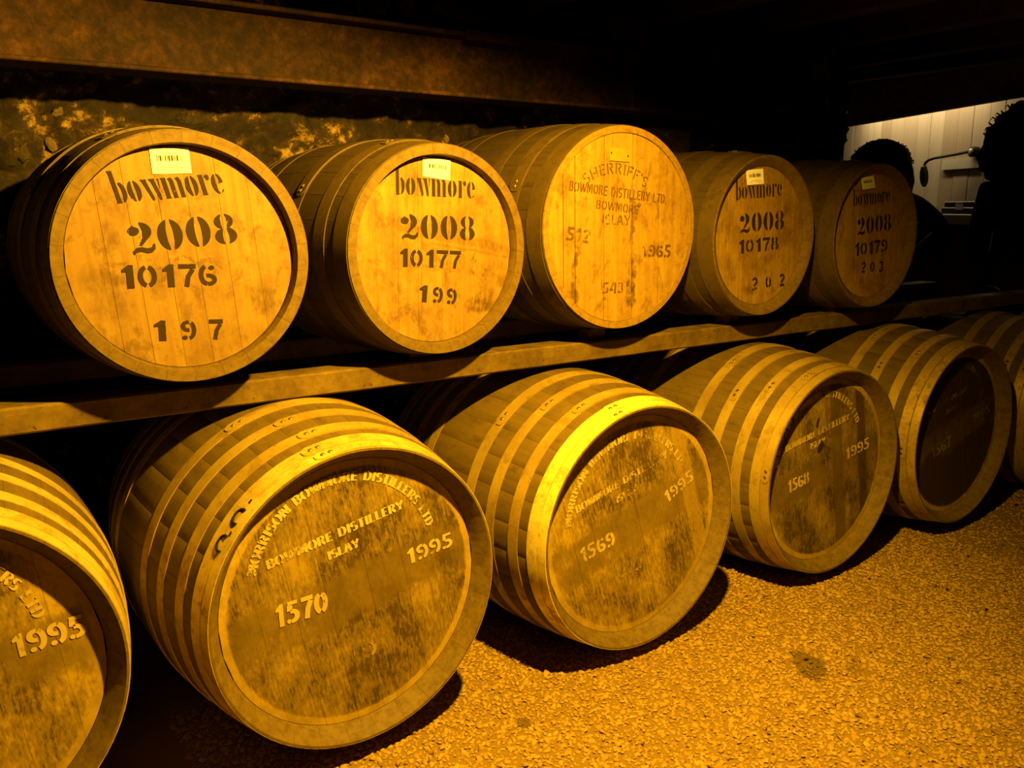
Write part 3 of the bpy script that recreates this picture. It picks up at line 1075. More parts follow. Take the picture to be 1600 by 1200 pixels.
# --- upper row
U_RC = 0.028
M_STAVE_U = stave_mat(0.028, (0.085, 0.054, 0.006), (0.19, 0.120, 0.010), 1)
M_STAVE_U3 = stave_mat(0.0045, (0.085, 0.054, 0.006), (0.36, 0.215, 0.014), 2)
HU = [(0.004, 0.065), (0.11, 0.165), (0.275, 0.325), (0.555, 0.605), (0.715, 0.77), (0.815, 0.876)]
BLACK = (0.030, 0.016, 0.004)
u_specs = [
    ('U1', 0.529, 2.034, -0.112, -0.009, math.radians(5), 'upper-row cask with stencilled numbers 2008, 10176 and 197 on its pale head',
     [-0.26, -0.165, -0.105, -0.038, 0.025, 0.095, 0.165, 0.26]),
    ('U2', 1.199, 2.052, -0.114, 0.036, math.radians(-1), 'upper-row cask with stencilled numbers 2008, 10177 and 199, a dark scrape across its head',
     [-0.26, -0.185, -0.12, -0.058, 0.02, 0.09, 0.165, 0.26]),
    ('U4', 2.532, 2.048, -0.102, 0.025, math.radians(2), 'upper-row cask with stencilled numbers 2008, 10178 and 202 on its dim pale head',
     [-0.26, -0.18, -0.105, -0.03, 0.05, 0.115, 0.18, 0.26]),
    ('U5', 3.188, 2.034, -0.114, -0.002, math.radians(3), 'upper-row cask with stencilled numbers 2008, 10179 and 203, farthest right of the upper row',
     [-0.26, -0.175, -0.10, -0.025, 0.045, 0.12, 0.19, 0.26]),
]
u_smudge = {
    'U1': ([(0.17, -0.10, 0.035, 0.045, 0.4, 0.55), (-0.185, -0.04, 0.05, 0.045, 0, 0.4), (-0.16, -0.10, 0.05, 0.03, 0.2, 0.35), (-0.14, 0.12, 0.02, 0.05, 0, 0.4), (0.12, -0.19, 0.08, 0.04, 0, 0.22), (0.13, 0.075, 0.02, 0.008, -0.4, 0.6), (0.02, -0.01, 0.10, 0.006, -0.05, 0.5), (0.06, -0.03, 0.012, 0.012, 0, 0.5)], []),
    'U2': ([(0.145, -0.155, 0.055, 0.03, 0.1, 0.8), (0.15, -0.12, 0.05, 0.05, 0, 0.35), (-0.02, -0.20, 0.042, 0.075, 0, 0.35), (-0.16, 0.06, 0.025, 0.09, 0.3, 0.4), (-0.10, 0.19, 0.04, 0.05, 0.4, 0.3), (0.13, -0.05, 0.006, 0.035, 0, 0.8)],
           [(-0.20, 0.085, 0.262, -0.010, 0.020, 0.65), (-0.12, -0.030, 0.25, -0.085, 0.012, 0.45), (-0.02, 0.02, 0.26, -0.03, 0.006, 0.6)]),
    'U4': ([(0.02, -0.10, 0.07, 0.03, 0.35, 0.45), (0.13, 0.0, 0.05, 0.05, 0, 0.3), (-0.05, -0.195, 0.05, 0.02, 0, 0.6), (-0.16, -0.12, 0.04, 0.05, 0, 0.3), (0.0, -0.02, 0.05, 0.005, -0.5, 0.5)], []),
    'U5': ([(-0.02, -0.19, 0.05, 0.04, 0, 0.5), (0.05, -0.20, 0.05, 0.05, 0, 0.4), (0.03, -0.05, 0.03, 0.05, 0, 0.45), (-0.14, -0.08, 0.05, 0.1, 0, 0.25), (0.02, -0.01, 0.05, 0.005, -0.5, 0.5)], []),
}
u_text = {
    'U1': dict(bow=(-0.138, 0.123, 5.8, 0.240, 0.0455, -0.15), y=(-0.118, 0.012, 5.3, 0.245, 0.0686), n=('10176', -0.145, -0.061, -1.1, 0.214, 0.0515), c=('197', -0.089, -0.183, -3.0, 0.150, 0.047, 0.062)),
    'U2': dict(bow=(-0.129, 0.150, -2.3, 0.255, 0.0453, -0.03), y=(-0.117, 0.035, -2.3, 0.245, 0.0650), n=('10177', -0.124, -0.038, -4.0, 0.200, 0.0481), c=('199', -0.070, -0.135, -8.0, 0.124, 0.0457, 0.046)),
    'U4': dict(bow=(-0.154, 0.127, 3.8, 0.257, 0.0442, -0.03), y=(-0.125, 0.013, 2.7, 0.255, 0.0676), n=('10178', -0.125, -0.058, 2.3, 0.228, 0.0478), c=('202', -0.042, -0.192, 2.3, 0.195, 0.047, 0.078)),
    'U5': dict(bow=(-0.147, 0.117, 4.4, 0.246, 0.0423, -0.05), y=(-0.108, 0.005, 4.4, 0.235, 0.0685), n=('10179', -0.114, -0.076, 3.5, 0.226, 0.0513), c=('203', -0.063, -0.143, -0.6, 0.160, 0.0442, 0.06)),
}
u_label = {
    'U1': [(-0.063, 0.242), (0.021, 0.245), (0.024, 0.19), (-0.06, 0.187)],
    'U2': [(-0.043, 0.246), (0.044, 0.241), (0.041, 0.188), (-0.045, 0.197)],
    'U4': [(-0.108, 0.228), (-0.016, 0.236), (-0.007, 0.184), (-0.097, 0.178)],
    'U5': [(-0.111, 0.225), (-0.029, 0.235), (-0.012, 0.190), (-0.093, 0.181)],
}
for i, (key, x, y, z, rz, ro, lab, seams) in enumerate(u_specs):
    sm_, bd_ = u_smudge[key]
    hm = light_head_mat(i * 1.9 + 0.4, ro, (0.57, 0.61, 0.72, 0.76)[i], sm_, bd_)
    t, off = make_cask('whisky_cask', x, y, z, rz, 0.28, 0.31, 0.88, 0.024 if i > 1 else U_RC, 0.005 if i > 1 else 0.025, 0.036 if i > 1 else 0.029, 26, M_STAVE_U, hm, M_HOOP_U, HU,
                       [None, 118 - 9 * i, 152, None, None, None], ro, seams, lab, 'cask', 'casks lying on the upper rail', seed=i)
    rc_ = 0.024 if i > 1 else U_RC
    D = rc_ - 0.0014
    SHIFT[:] = [(rc_ - 0.02) * x / y, (rc_ - 0.02) * z / y]
    pm = paint_mat('black_stencil_paint', BLACK, 0.04, i * 3.3)
    pm2 = paint_mat('worn_black_stencil_paint', BLACK, 0.34, i * 2.1 + 9)
    T_ = u_text[key]
    b = T_['bow']
    write(t, off, 'bowmore', LOW, 0.2, 0.03, b[3], b[4], straight(b[0], b[1], b[2], b[5]), pm, D, 'stencilled word in black lower-case letters')
    b = T_['y']
    write(t, off, '2008', FAT, 0.3, 0.03, b[3], b[4], straight(b[0], b[1], b[2], -0.04), pm, D, 'fat stencilled year 2008')
    n_ = T_['n']
    write(t, off, n_[0], SANS, 0.21, 0.17, n_[4], n_[5], straight(n_[1], n_[2], n_[3], -0.03), pm if key != 'U5' else pm2, D, 'stencilled number ' + n_[0])
    c_ = T_['c']
    wide = {d: (SANS[d][0] * (c_[4] / 3) / (c_[4] / 3), SANS[d][1]) for d in SANS}
    cell = c_[4] / 3
    for j, d in enumerate(c_[0]):
        ang = math.radians(c_[3])
        uu = c_[1] + math.cos(ang) * c_[6] * j
        vv = c_[2] + math.sin(ang) * c_[6] * j
        write(t, off, d, SANS, 0.21, 0.17, c_[5] * 0.80, c_[5], straight(uu, vv, c_[3], -0.03), pm2, D, 'stencilled digit ' + d)
    paper_label(t, off, u_label[key], D, i + 3)

# third upper cask: larger, head almost flush with its rim, thin sans lettering
h3 = light_head_mat(7.7, 0.02, 0.78,
                    [(-0.235, 0.14, 0.03, 0.07, 0.2, 0.5), (-0.20, -0.03, 0.05, 0.05, 0, 0.3), (-0.20, -0.19, 0.025, 0.05, 0, 0.8), (0.04, -0.165, 0.020, 0.10, 0, 0.9), (0.042, 0.02, 0.014, 0.07, 0, 0.7), (0.045, 0.075, 0.02, 0.02, 0, 0.7), (0.158, 0.05, 0.012, 0.06, 0, 0.45), (-0.192, -0.10, 0.012, 0.06, 0, 0.75), (0.15, -0.06, 0.035, 0.03, 0, 0.35), (-0.075, -0.20, 0.008, 0.08, 0, 0.5)], [], 0.35)
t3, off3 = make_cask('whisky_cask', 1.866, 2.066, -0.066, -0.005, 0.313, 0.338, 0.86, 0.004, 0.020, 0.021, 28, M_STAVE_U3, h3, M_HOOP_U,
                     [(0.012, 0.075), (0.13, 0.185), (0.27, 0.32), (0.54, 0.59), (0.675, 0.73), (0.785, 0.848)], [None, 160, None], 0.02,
                     [-0.292, -0.235, -0.19, -0.075, 0.042, 0.158, 0.292],
                     'larger upper-row cask, pale head flush with its rim, faint old lettering and the year 1965', 'cask', 'casks lying on the upper rail', rough_gap=0.0019, seed=9)
D3 = 0.0024
SHIFT[:] = [0, 0]
pa = paint_mat('faded_brown_stencil', (0.12, 0.06, 0.006), 0.28, 1.0)
pb = paint_mat('very_worn_brown_stencil', (0.13, 0.065, 0.006), 0.52, 5.0)
write(t3, off3, "SHERRIFF'S", CAPS, 0.13, 0.10, 0.262, 0.032, around(-0.037, -0.034, 0.203, 125), pa, D3, 'arched stencilled name in thin capitals')
write(t3, off3, 'BOWMORE DISTILLERY LTD.', CAPS, 0.16, 0.13, 0.405, 0.028, straight(-0.218, 0.117, -5.5), pa, D3, 'line of thin stencilled capitals')
write(t3, off3, 'BOWMORE', CAPS, 0.15, 0.12, 0.178, 0.026, straight(-0.113, 0.064, -5.9), pa, D3, 'shorter line of thin stencilled capitals')
write(t3, off3, 'ISLAY', CAPS, 0.15, 0.12, 0.122, 0.0294, straight(-0.089, 0.017, -2.5), pa, D3, 'lowest line of thin stencilled capitals')
write(t3, off3, '512', SANS, 0.22, 0.14, 0.098, 0.042, straight(-0.228, -0.030, -7.0), pb, D3, 'nearly worn-off stencilled number')
write(t3, off3, '1965', SANS, 0.24, 0.13, 0.132, 0.042, straight(0.083, -0.090, -2.8), paint_mat('worn_brown_stencil', (0.12, 0.06, 0.006), 0.34, 8.0), D3, 'stencilled year 1965')
write(t3, off3, '543', SANS, 0.22, 0.13, 0.094, 0.036, straight(-0.081, -0.198, -2.0), pb, D3, 'faint stencilled number low on the head')
bm = bmesh.new()
pc = [(-0.064, 0.246), (0.020, 0.243), (0.022, 0.204), (-0.061, 0.207)]
fr = [bm.verts.new((p[0], 0.0005, p[1])) for p in pc]
bk = [bm.verts.new((p[0], 0.0035, p[1])) for p in pc]
bm.faces.new(fr)
for k in range(4):
    bm.faces.new((fr[k], bk[k], bk[(k + 1) % 4], fr[(k + 1) % 4]))
bmesh.ops.recalc_face_normals(bm, faces=bm.faces)
pl3 = obj('name_plate', bm, simple('brassy_plate', (0.62, 0.40, 0.03), 0.5, 0.25, 30, 0.1, 0.05), t3, smooth=False)
pl3.location = off3
pl3['label'] = 'small blank plate tacked on with two nails'
for (nu, nv) in ((-0.055, 0.230), (0.013, 0.222)):
    bm = bmesh.new()
    add_lathe(bm, [(0, 0.0012), (0.0028, 0.0008), (0.0034, 0)], 8, Matrix.Translation((nu, 0.0005, nv)) @ Matrix.Rotation(PI / 2, 4, 'X'))
    obj('nail', bm, M_INK, pl3)

# --- lower row
L_RC = 0.046
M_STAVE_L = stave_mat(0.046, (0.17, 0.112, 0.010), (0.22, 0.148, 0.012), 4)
HL = [(0.0008, 0.031), (0.0335, 0.070), (0.107, 0.145), (0.208, 0.246), (0.315, 0.357), (0.593, 0.635), (0.704, 0.742), (0.805, 0.843), (0.88, 0.9165), (0.919, 0.949)]
CREAM = (0.66, 0.50, 0.09)
l_specs = [
    ('L1', -0.080, 1.815, -0.912, 0.0, 8.0, '1571', 0.425, 'lower-row cask cut off by the left edge of the picture, only 1995 readable', [None, None, None, None, None], 0.44, 1.25, []),
    ('L2', 0.812, 1.782, -0.916, 0.024, 11.5, '1570', 0.425, 'lower-row cask with stencilled number 1570, whole and nearest on the gravel', [106, 108, 104, 106, 118], 0.475, 1.0, []),
    ('L3', 1.710, 1.763, -0.932, -0.004, 17.0, '1569', 0.420, 'lower-row cask with stencilled number 1569, its front hoops shining brightest', [111, 109, 117, 122, 136], 0.462, 1.25, [(0.205, 0.262, (0.50, 0.33, 0.02))]),
    ('L4', 2.649, 1.772, -0.930, -0.005, 10.5, '1568', 0.420, 'lower-row cask with stencilled number 1568 and two dark knots near the lettering', [176, 115, 130, 140, 122], 0.47, 0.95, [(0.19, 0.24, (0.06, 0.036, 0.004)), (0.04, 0.10, (0.15, 0.10, 0.007))]),
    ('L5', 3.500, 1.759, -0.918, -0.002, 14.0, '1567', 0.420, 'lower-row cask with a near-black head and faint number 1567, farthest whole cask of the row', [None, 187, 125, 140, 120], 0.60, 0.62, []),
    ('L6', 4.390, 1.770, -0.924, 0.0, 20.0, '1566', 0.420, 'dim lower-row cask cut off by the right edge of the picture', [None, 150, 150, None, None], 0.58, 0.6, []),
]
year_spec = {'L1': (0.168, 0.030, 5.2, 0.138, 0.0500), 'L2': (0.147, 0.029, 8.1, 0.140, 0.0417), 'L3': (0.136, 0.035, 26.0, 0.132, 0.0421), 'L4': (0.127, 0.012, 9.7, 0.148, 0.0450), 'L5': (0.150, 0.010, 14, 0.140, 0.044), 'L6': (0.15, 0.01, 18, 0.14, 0.044)}
num_spec = {'L1': (-0.2, -0.03, 4, 0.134, 0.05), 'L2': (-0.202, -0.038, 2.5, 0.136, 0.0560), 'L3': (-0.198, -0.080, 13.5, 0.134, 0.0481), 'L4': (-0.195, -0.056, 9.1, 0.118, 0.0485), 'L5': (-0.148, -0.092, 13.4, 0.147, 0.052), 'L6': (-0.2, -0.06, 18, 0.13, 0.05)}
bd_spec = {'L1': (-0.21, 0.10, 8, 0.36, 0.022), 'L2': (-0.213, 0.110, 11.6, 0.362, 0.0225), 'L3': (-0.22, 0.077, 17.0, 0.370, 0.0225), 'L4': (-0.223, 0.099, 10.9, 0.361, 0.0235), 'L5': (-0.215, 0.095, 14, 0.36, 0.022), 'L6': (-0.21, 0.07, 20, 0.36, 0.022)}
is_spec = {'L1': (-0.07, 0.085, 8, 0.085, 0.022), 'L2': (-0.065, 0.095, 11.1, 0.085, 0.022), 'L3': (-0.069, 0.077, 18.0, 0.086, 0.0215), 'L4': (-0.087, 0.086, 8.0, 0.085, 0.0235), 'L5': (-0.07, 0.085, 14, 0.085, 0.022), 'L6': (-0.06, 0.08, 20, 0.085, 0.022)}
arc_spec = {'L1': (-0.018, 0.045, 0.236, 164), 'L2': (-0.016, 0.050, 0.230, 167), 'L3': (-0.011, 0.035, 0.228, 178), 'L4': (-0.030, 0.040, 0.228, 177), 'L5': (-0.018, 0.045, 0.23, 170), 'L6': (-0.01, 0.04, 0.23, 176)}
wearK = {'L1': 0.16, 'L2': 0.15, 'L3': 0.34, 'L4': 0.26, 'L5': 0.50, 'L6': 0.55}
for i, (key, x, y, z, rz, rd, num, Rb, lab, tabs, pnt, br, strk) in enumerate(l_specs):
    ro = math.radians(rd)
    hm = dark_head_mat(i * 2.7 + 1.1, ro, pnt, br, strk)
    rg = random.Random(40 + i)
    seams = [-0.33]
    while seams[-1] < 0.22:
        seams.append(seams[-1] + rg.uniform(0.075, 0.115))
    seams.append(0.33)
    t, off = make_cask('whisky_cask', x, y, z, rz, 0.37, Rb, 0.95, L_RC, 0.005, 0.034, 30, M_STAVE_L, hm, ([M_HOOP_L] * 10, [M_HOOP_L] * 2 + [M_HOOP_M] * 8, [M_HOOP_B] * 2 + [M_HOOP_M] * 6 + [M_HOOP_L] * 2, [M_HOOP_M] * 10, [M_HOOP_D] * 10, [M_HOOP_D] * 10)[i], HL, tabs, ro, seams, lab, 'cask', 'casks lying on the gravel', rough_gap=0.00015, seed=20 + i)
    D = L_RC - 0.0014
    SHIFT[:] = [(L_RC - 0.055) * x / y, (L_RC - 0.055) * z / y]
    wk = wearK[key]
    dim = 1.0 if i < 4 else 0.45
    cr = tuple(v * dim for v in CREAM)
    p1 = paint_mat('cream_stencil_paint', cr, wk + 0.10, i * 4.1)
    p2 = paint_mat('cream_number_paint', cr, wk - 0.05, i * 1.3 + 3)
    a_ = arc_spec[key]
    write(t, off, 'MORRISON BOWMORE DISTILLERS LTD', CAPS, 0.34, 0.10, a_[2] * math.radians(150), 0.0225, around(*a_), p1, D, 'arched line of small cream stencil capitals')
    b = bd_spec[key]
    write(t, off, 'BOWMORE DISTILLERY', CAPS, 0.36, 0.10, b[3], b[4], straight(b[0], b[1], b[2]), p1, D, 'straight line of small cream stencil capitals')
    b = is_spec[key]
    write(t, off, 'ISLAY', CAPS, 0.36, 0.10, b[3], b[4], straight(b[0], b[1], b[2]), p1, D, 'short line of small cream stencil capitals')
    b = year_spec[key]
    write(t, off, '1995', SANS, 0.23, 0.18, b[3], b[4], straight(b[0], b[1], b[2]), p2, D, 'cream stencilled year 1995')
    if key not in ('L1', 'L6'):
        b = num_spec[key]
        write(t, off, num, SANS, 0.23, 0.18, b[3], b[4], straight(b[0], b[1], b[2]), p2, D, 'cream stencilled number ' + num)
    if key in ('L2', 'L3'):
        p3 = paint_mat('ghost_number_paint', (0.40, 0.29, 0.03), 0.62, i + 2)
        q = (-0.035, -0.198, 9) if key == 'L2' else (-0.04, -0.175, 16)
        write(t, off, '40', SANS, 0.22, 0.16, 0.10, 0.048, straight(*q), p3, D, 'ghost of an old stencilled number')
    if key == 'L4':
        for (ku, kv, ra, rb, an) in ((-0.043, 0.094, 0.016, 0.022, 0.3), (-0.07, 0.185, 0.008, 0.017, -0.3)):
            bm = bmesh.new()
            pts = []
            for k in range(12):
                aa = 2 * PI * k / 12
                q = 1 + 0.25 * math.sin(2 * aa + an) + 0.1 * math.sin(5 * aa)
                pts.append(bm.verts.new((ku + ra * q * math.cos(aa), D - 0.0002, kv + rb * q * math.sin(aa))))
            bm.faces.new(pts)
            o = obj('knot', bm, simple('dark_knot', (0.05, 0.025, 0.003), 0.6), t, smooth=False)
            o.location = off
            o['label'] = 'dark brown knot in the board'
    if key == 'L2':
        # bent iron staples and nail holes left of the head on the chime hoop
        for (ang, sax) in ((137, 0.030), (147, 0.030)):
            a = math.radians(ang)
            bm = bmesh.new()
            pts = []
            for q in range(9):
                w = PI * 1.25 * q / 8 - 0.5
                aa = a + 0.018 * math.cos(w) / 0.37 * 1.0
                R = 0.3745 + 0.006 + 0.002 * math.sin(w)
                pts.append((R * math.cos(aa), sax + 0.016 * math.sin(w), R * math.sin(aa)))
            add_tube(bm, pts, 0.0032, 6)
            o = obj('staple', bm, M_HOLE, t)
            o.location = off
            o['label'] = 'bent black iron staple'
        for (ang, sax) in ((131, 0.036), (143, 0.024)):
            a = math.radians(ang)
            nrm = Vector((math.cos(a), 0, math.sin(a)))
            bm = bmesh.new()
            add_lathe(bm, [(0, 0.0006), (0.0055, 0.0004), (0.006, 0)], 8, Matrix.Translation(Vector((0, sax, 0)) + nrm * (rprof(sax, 0.37, Rb, 0.95) + 0.0022)) @ nrm.to_track_quat('Z', 'Y').to_matrix().to_4x4())
            o = obj('nail_hole', bm, M_HOLE, t)
            o.location = off

# ---------------------------------------------------------------- rails that carry the upper row
rail = empty('timber_rail', (1.5, 2.198, FLOOR))
tag(rail, 'long weathered timber rail running under the front of the upper casks', 'rail')


def rail_piece(x0, x1, y0, y1, z0, z1, dz=0.0):
    bm = bmesh.new()
    n = 60
    rows = []
    for i in range(n + 1):
        x = x0 + (x1 - x0) * i / n
        w = 0.002 * noise.noise(Vector((x * 3, 1, dz))) + 0.0012 * noise.noise(Vector((x * 13, 4, dz)))
        v = 0.002 * noise.noise(Vector((x * 4, 9, dz))) + 0.0015 * noise.noise(Vector((x * 17, 2, dz)))
        c = 0.005
        pr = [(y0 + w, z0 + c + v), (y0 + w, z1 - c), (y0 + c + w, z1), (y1, z1), (y1, z0), (y0 + c + w, z0 + v)]
        rows.append([bm.verts.new((x, p[0], p[1])) for p in pr])
    for A, B in zip(rows, rows[1:]):
        for k in range(6):
            bm.faces.new((A[k], B[k], B[(k + 1) % 6], A[(k + 1) % 6]))
    bm.faces.new(rows[0])
    bm.faces.new(rows[-1][::-1])
    bmesh.ops.recalc_face_normals(bm, faces=bm.faces)
    return bm


ZT = -0.4305 - FLOOR
# two lengths of timber butted together below the fifth upper cask
obj('beam_length', rail_piece(-2.9, 2.62, -0.043, 0.045, ZT - 0.063, ZT), M_RAIL, rail, angle=30)
obj('beam_length', rail_piece(2.632, 3.45, -0.038, 0.05, ZT - 0.065, ZT - 0.001, 5.0), M_RAIL, rail, angle=30)
for px_ in (-2.8, 3.41):
    bm = bmesh.new()
    add_box(bm, (px_ - 0.035, -0.03, 0.0), (px_ + 0.035, 0.03, ZT - 0.066))
    obj('leg', bm, M_RAIL, rail, smooth=False)
# thin packing strips between rail and cask bellies
for (cx, bz, R3, tilt) in ((0.529, -0.112, 0.2965, 0), (1.199, -0.114, 0.2965, 0), (1.866, -0.066, 0.327, 0), (2.532, -0.102, 0.2965, 0), (3.188, -0.114, 0.2965, 0)):
    zt = bz - R3 - FLOOR - 0.0015
    if zt > ZT + 0.003:
        bm = bmesh.new()
        add_box(bm, (cx - 1.5 - 0.035, -0.015, ZT + 0.0002), (cx - 1.5 + 0.035, 0.040, zt))
        obj('packing', bm, M_RAIL, rail, smooth=False)
rear = empty('timber_rail', (1.5, 2.80, FLOOR))
tag(rear, 'second rail hidden in the dark under the rear of the upper casks', 'rail')
ZR = -0.430 - FLOOR
obj('beam_length', rail_piece(-2.9, 3.45, -0.045, 0.045, ZR - 0.063, ZR, 3.0), M_RAIL, rear, angle=30)
for px_ in (-2.8, 3.4):
    bm = bmesh.new()
    add_box(bm, (px_ - 0.04, -0.03, 0.0), (px_ + 0.04, 0.03, ZR - 0.063))
    obj('leg', bm, M_RAIL, rear, smooth=False)

# ---------------------------------------------------------------- gravel
gr = np.random.default_rng(11)


def chip_templates(n):
    out = []
    for k in range(n):
        m = int(gr.integers(5, 7))
        a = np.sort(gr.uniform(0, 2 * np.pi, m) * 0.35 + np.arange(m) * 2 * np.pi / m)
        rad = gr.uniform(0.75, 1.15, m)
        el = gr.uniform(0.6, 0.95)
        bot = np.c_[rad * np.cos(a), el * rad * np.sin(a), np.full(m, -0.35)]
        ti = gr.uniform(-0.18, 0.18, 2)
        top = np.c_[0.8 * rad * np.cos(a), 0.8 * el * rad * np.sin(a), 0.30 + 0.8 * (ti[0] * np.cos(a) + ti[1] * np.sin(a))]
        V = np.vstack([bot, top])
        F = [list(range(m, 2 * m))] + [[i, (i + 1) % m, m + (i + 1) % m, m + i] for i in range(m)]
        out.append((V, F))
    return out


TPL = chip_templates(14)


def in_view(x, y):
    P = Vector((x, y, FLOOR)) - Vector((0, 0, 0))
    d = P.dot(f)
    if d < 0.1:
        return False, d
    a, b = P.dot(r2) / d, P.dot(u2) / d
    return abs(a) < 0.85 and -0.68 < b < 0.6, d


cells = []
s_ = 0.0118
for xi in np.arange(0.45, 5.6, s_):
    for yi in np.arange(0.25, 2.3, s_):
        if xi > 3.4 and (int(xi / s_) + int(yi / s_)) % 2:
            continue
        ok, d = in_view(xi, yi)
        if ok:
            cells.append((xi, yi, d))
cells = np.array(cells)
cells[:, :2] += gr.uniform(-0.6 * s_, 0.6 * s_, (len(cells), 2))
order = np.argsort(cells[:, 2])
cells = cells[order]
verts, faces, tone = [], [], []
nb = 0
chip_mesh = []
for (V, F) in TPL[:8]:
    me = bpy.data.meshes.new('gravel_chip')
    me.from_pydata([tuple(v) for v in V], [], F)
    at = me.attributes.new('tone', 'FLOAT', 'POINT')
    at.data.foreach_set('value', [float(gr.uniform(0.3, 0.9))] * len(V))
    me.materials.append(M_GRAVEL)
    chip_mesh.append(me)
count = 0
loops, starts, totals = [], [], []
for (x, y, d) in cells:
    size = float(np.clip(gr.lognormal(math.log(0.0066), 0.34), 0.0036, 0.0145))
    if d > 4:
        size *= 1.35
    rz = gr.uniform(0, 6.28)
    tx, ty = gr.normal(0, 0.13, 2)
    zz = FLOOR + size * 0.22 + abs(gr.normal(0, 0.0018))
    if count < 300 and size > 0.0065:
        o = link_mesh('gravel_chip', chip_mesh[count % 8], None, floor)
        o.location = (x, y, zz)
        o.rotation_euler = (tx, ty, rz)
        o.scale = (size, size, size * 0.8)
        count += 1
        continue
    V, F = TPL[int(gr.integers(0, 14))]
    c_, s__ = math.cos(rz), math.sin(rz)
    W = np.empty_like(V)
    W[:, 0] = (V[:, 0] * c_ - V[:, 1] * s__) * size
    W[:, 1] = (V[:, 0] * s__ + V[:, 1] * c_) * size
    W[:, 2] = V[:, 2] * size * 0.6 + tx * W[:, 0] + ty * W[:, 1]
    W += (x, y, zz)
    verts.append(W)
    for fc in F:
        starts.append(len(loops))
        totals.append(len(fc))
        loops.extend([nb + i for i in fc])
    tone.append(np.full(len(V), gr.beta(3.5, 3.2)))
    nb += len(V)
Vall = np.vstack(verts)
gm = bpy.data.meshes.new('gravel')
gm.vertices.add(len(Vall))
gm.vertices.foreach_set('co', Vall.astype(np.float32).ravel())
gm.loops.add(len(loops))
gm.loops.foreach_set('vertex_index', np.array(loops, dtype=np.int32))
gm.polygons.add(len(starts))
gm.polygons.foreach_set('loop_start', np.array(starts, dtype=np.int32))
gm.update(calc_edges=True)
at = gm.attributes.new('tone', 'FLOAT', 'POINT')
at.data.foreach_set('value', np.concatenate(tone).astype(np.float32))
go = link_mesh('gravel', gm, M_GRAVEL, floor)
tag(go, kind='stuff')

# ---------------------------------------------------------------- the lit far end: panelling, ledge, lamp, case, board
A_ = Vector((6.794, 4.632))
B_ = Vector((6.051, 3.105))
dv = (B_ - A_).normalized()                    # to the right along the panelling
nv = Vector((dv.y, -dv.x))                     # out of the wall, towards the camera side
if nv.x > 0:
    nv = -nv
FM = Matrix(((dv.x, -nv.x, 0, A_.x), (dv.y, -nv.y, 0, A_.y), (0, 0, 1, 0), (0, 0, 0, 1)))   # local x along wall, -y out of the wall
far = empty('wall_right', (A_.x, A_.y, FLOOR))
far.matrix_world = FM
tag(far, 'pale boarded end wall lit from above, beyond the casks', kind='structure')


def plank_mat():
    T = NT('pale_plank')
    p = T.coord()
    rr = T.rand()
    off = T.math('MULTIPLY', rr, 30.0)
    g = T.noise(T.mapping(T.vmath('ADD', p, T.comb(off, 0.0, off)), scale=(30, 1, 1.2)), 1.0, 4, 0.6)
    c = T.mix(rr, (0.40, 0.31, 0.19), (0.62, 0.53, 0.37))
    c = T.mix(T.sstep(g, 0.4, 0.7, 0, 0.3), c, (0.34, 0.25, 0.16))
    return T.bsdf(c, 0.65, 0, None, 0.3)


M_PLANK = plank_mat()
M_DARKWALL = simple('dark_end_wall', (0.05, 0.032, 0.014), 0.9)
pw = 0.155
rg = random.Random(3)
x = -0.15
while x < 3.2:
    w = pw * rg.uniform(0.8, 1.15)
    bm = bmesh.new()
    add_box(bm, (x + 0.0015, 0.0 + rg.uniform(0, 0.003), -0.048), (x + w - 0.0015, 0.03, 0.92), bevel=0.002)
    obj('plank', bm, M_PLANK, far, smooth=False)
    x += w
bm = bmesh.new()
add_box(bm, (-1.6, 0.031, FLOOR), (3.4, 0.12, 0.92))
obj('backing', bm, M_DARKWALL, far, smooth=False)
bm = bmesh.new()
add_box(bm, (-0.15, -0.02, FLOOR), (3.2, 0.03, -0.118))
obj('dado', bm, M_DARKWALL, far, smooth=False)
bm = bmesh.new()
add_box(bm, (-0.15, -0.16, -0.117), (3.2, 0.03, -0.049), bevel=0.004)
tag(obj('ledge', bm, simple('pale_ledge', (0.40, 0.36, 0.28), 0.55, 0, 12, 0.1, 0.05), far, smooth=False), 'pale ledge along the foot of the boards')
# fascia board that hides the added strip light
fas = empty('trim_1', (0, 0, 0))
fas.matrix_world = FM
tag(fas, 'dark fascia board above the lit panelling', kind='structure')
bm = bmesh.new()
add_box(bm, (-0.9, -0.38, 0.620), (3.3, -0.345, 0.93), bevel=0.003)
obj('fascia_board', bm, simple('brown_fascia', (0.42, 0.29, 0.17), 0.7), fas, smooth=False)
lo.matrix_world = FM @ Matrix.Translation((0.95, -0.17, 0.86)) @ Matrix.Rotation(math.radians(12), 4, 'X')

# bracket lamp with a curved arm
lamp = empty('wall_lamp', (0, 0, 0))
tag(lamp, 'slim dark curved bracket arm with a drooping oval head before the pale boards', 'lamp')
M_LAMP = simple('black_lamp_metal', (0.02, 0.017, 0.014), 0.4, 0.3)


def fw(a, out, z):
    return FM @ Vector((a, -out, z))


lamp.location = fw(1.63, 0.0, 0.34)
bm = bmesh.new()
inv = -Vector(lamp.location)


def rel_(p):
    return Vector(p) + inv


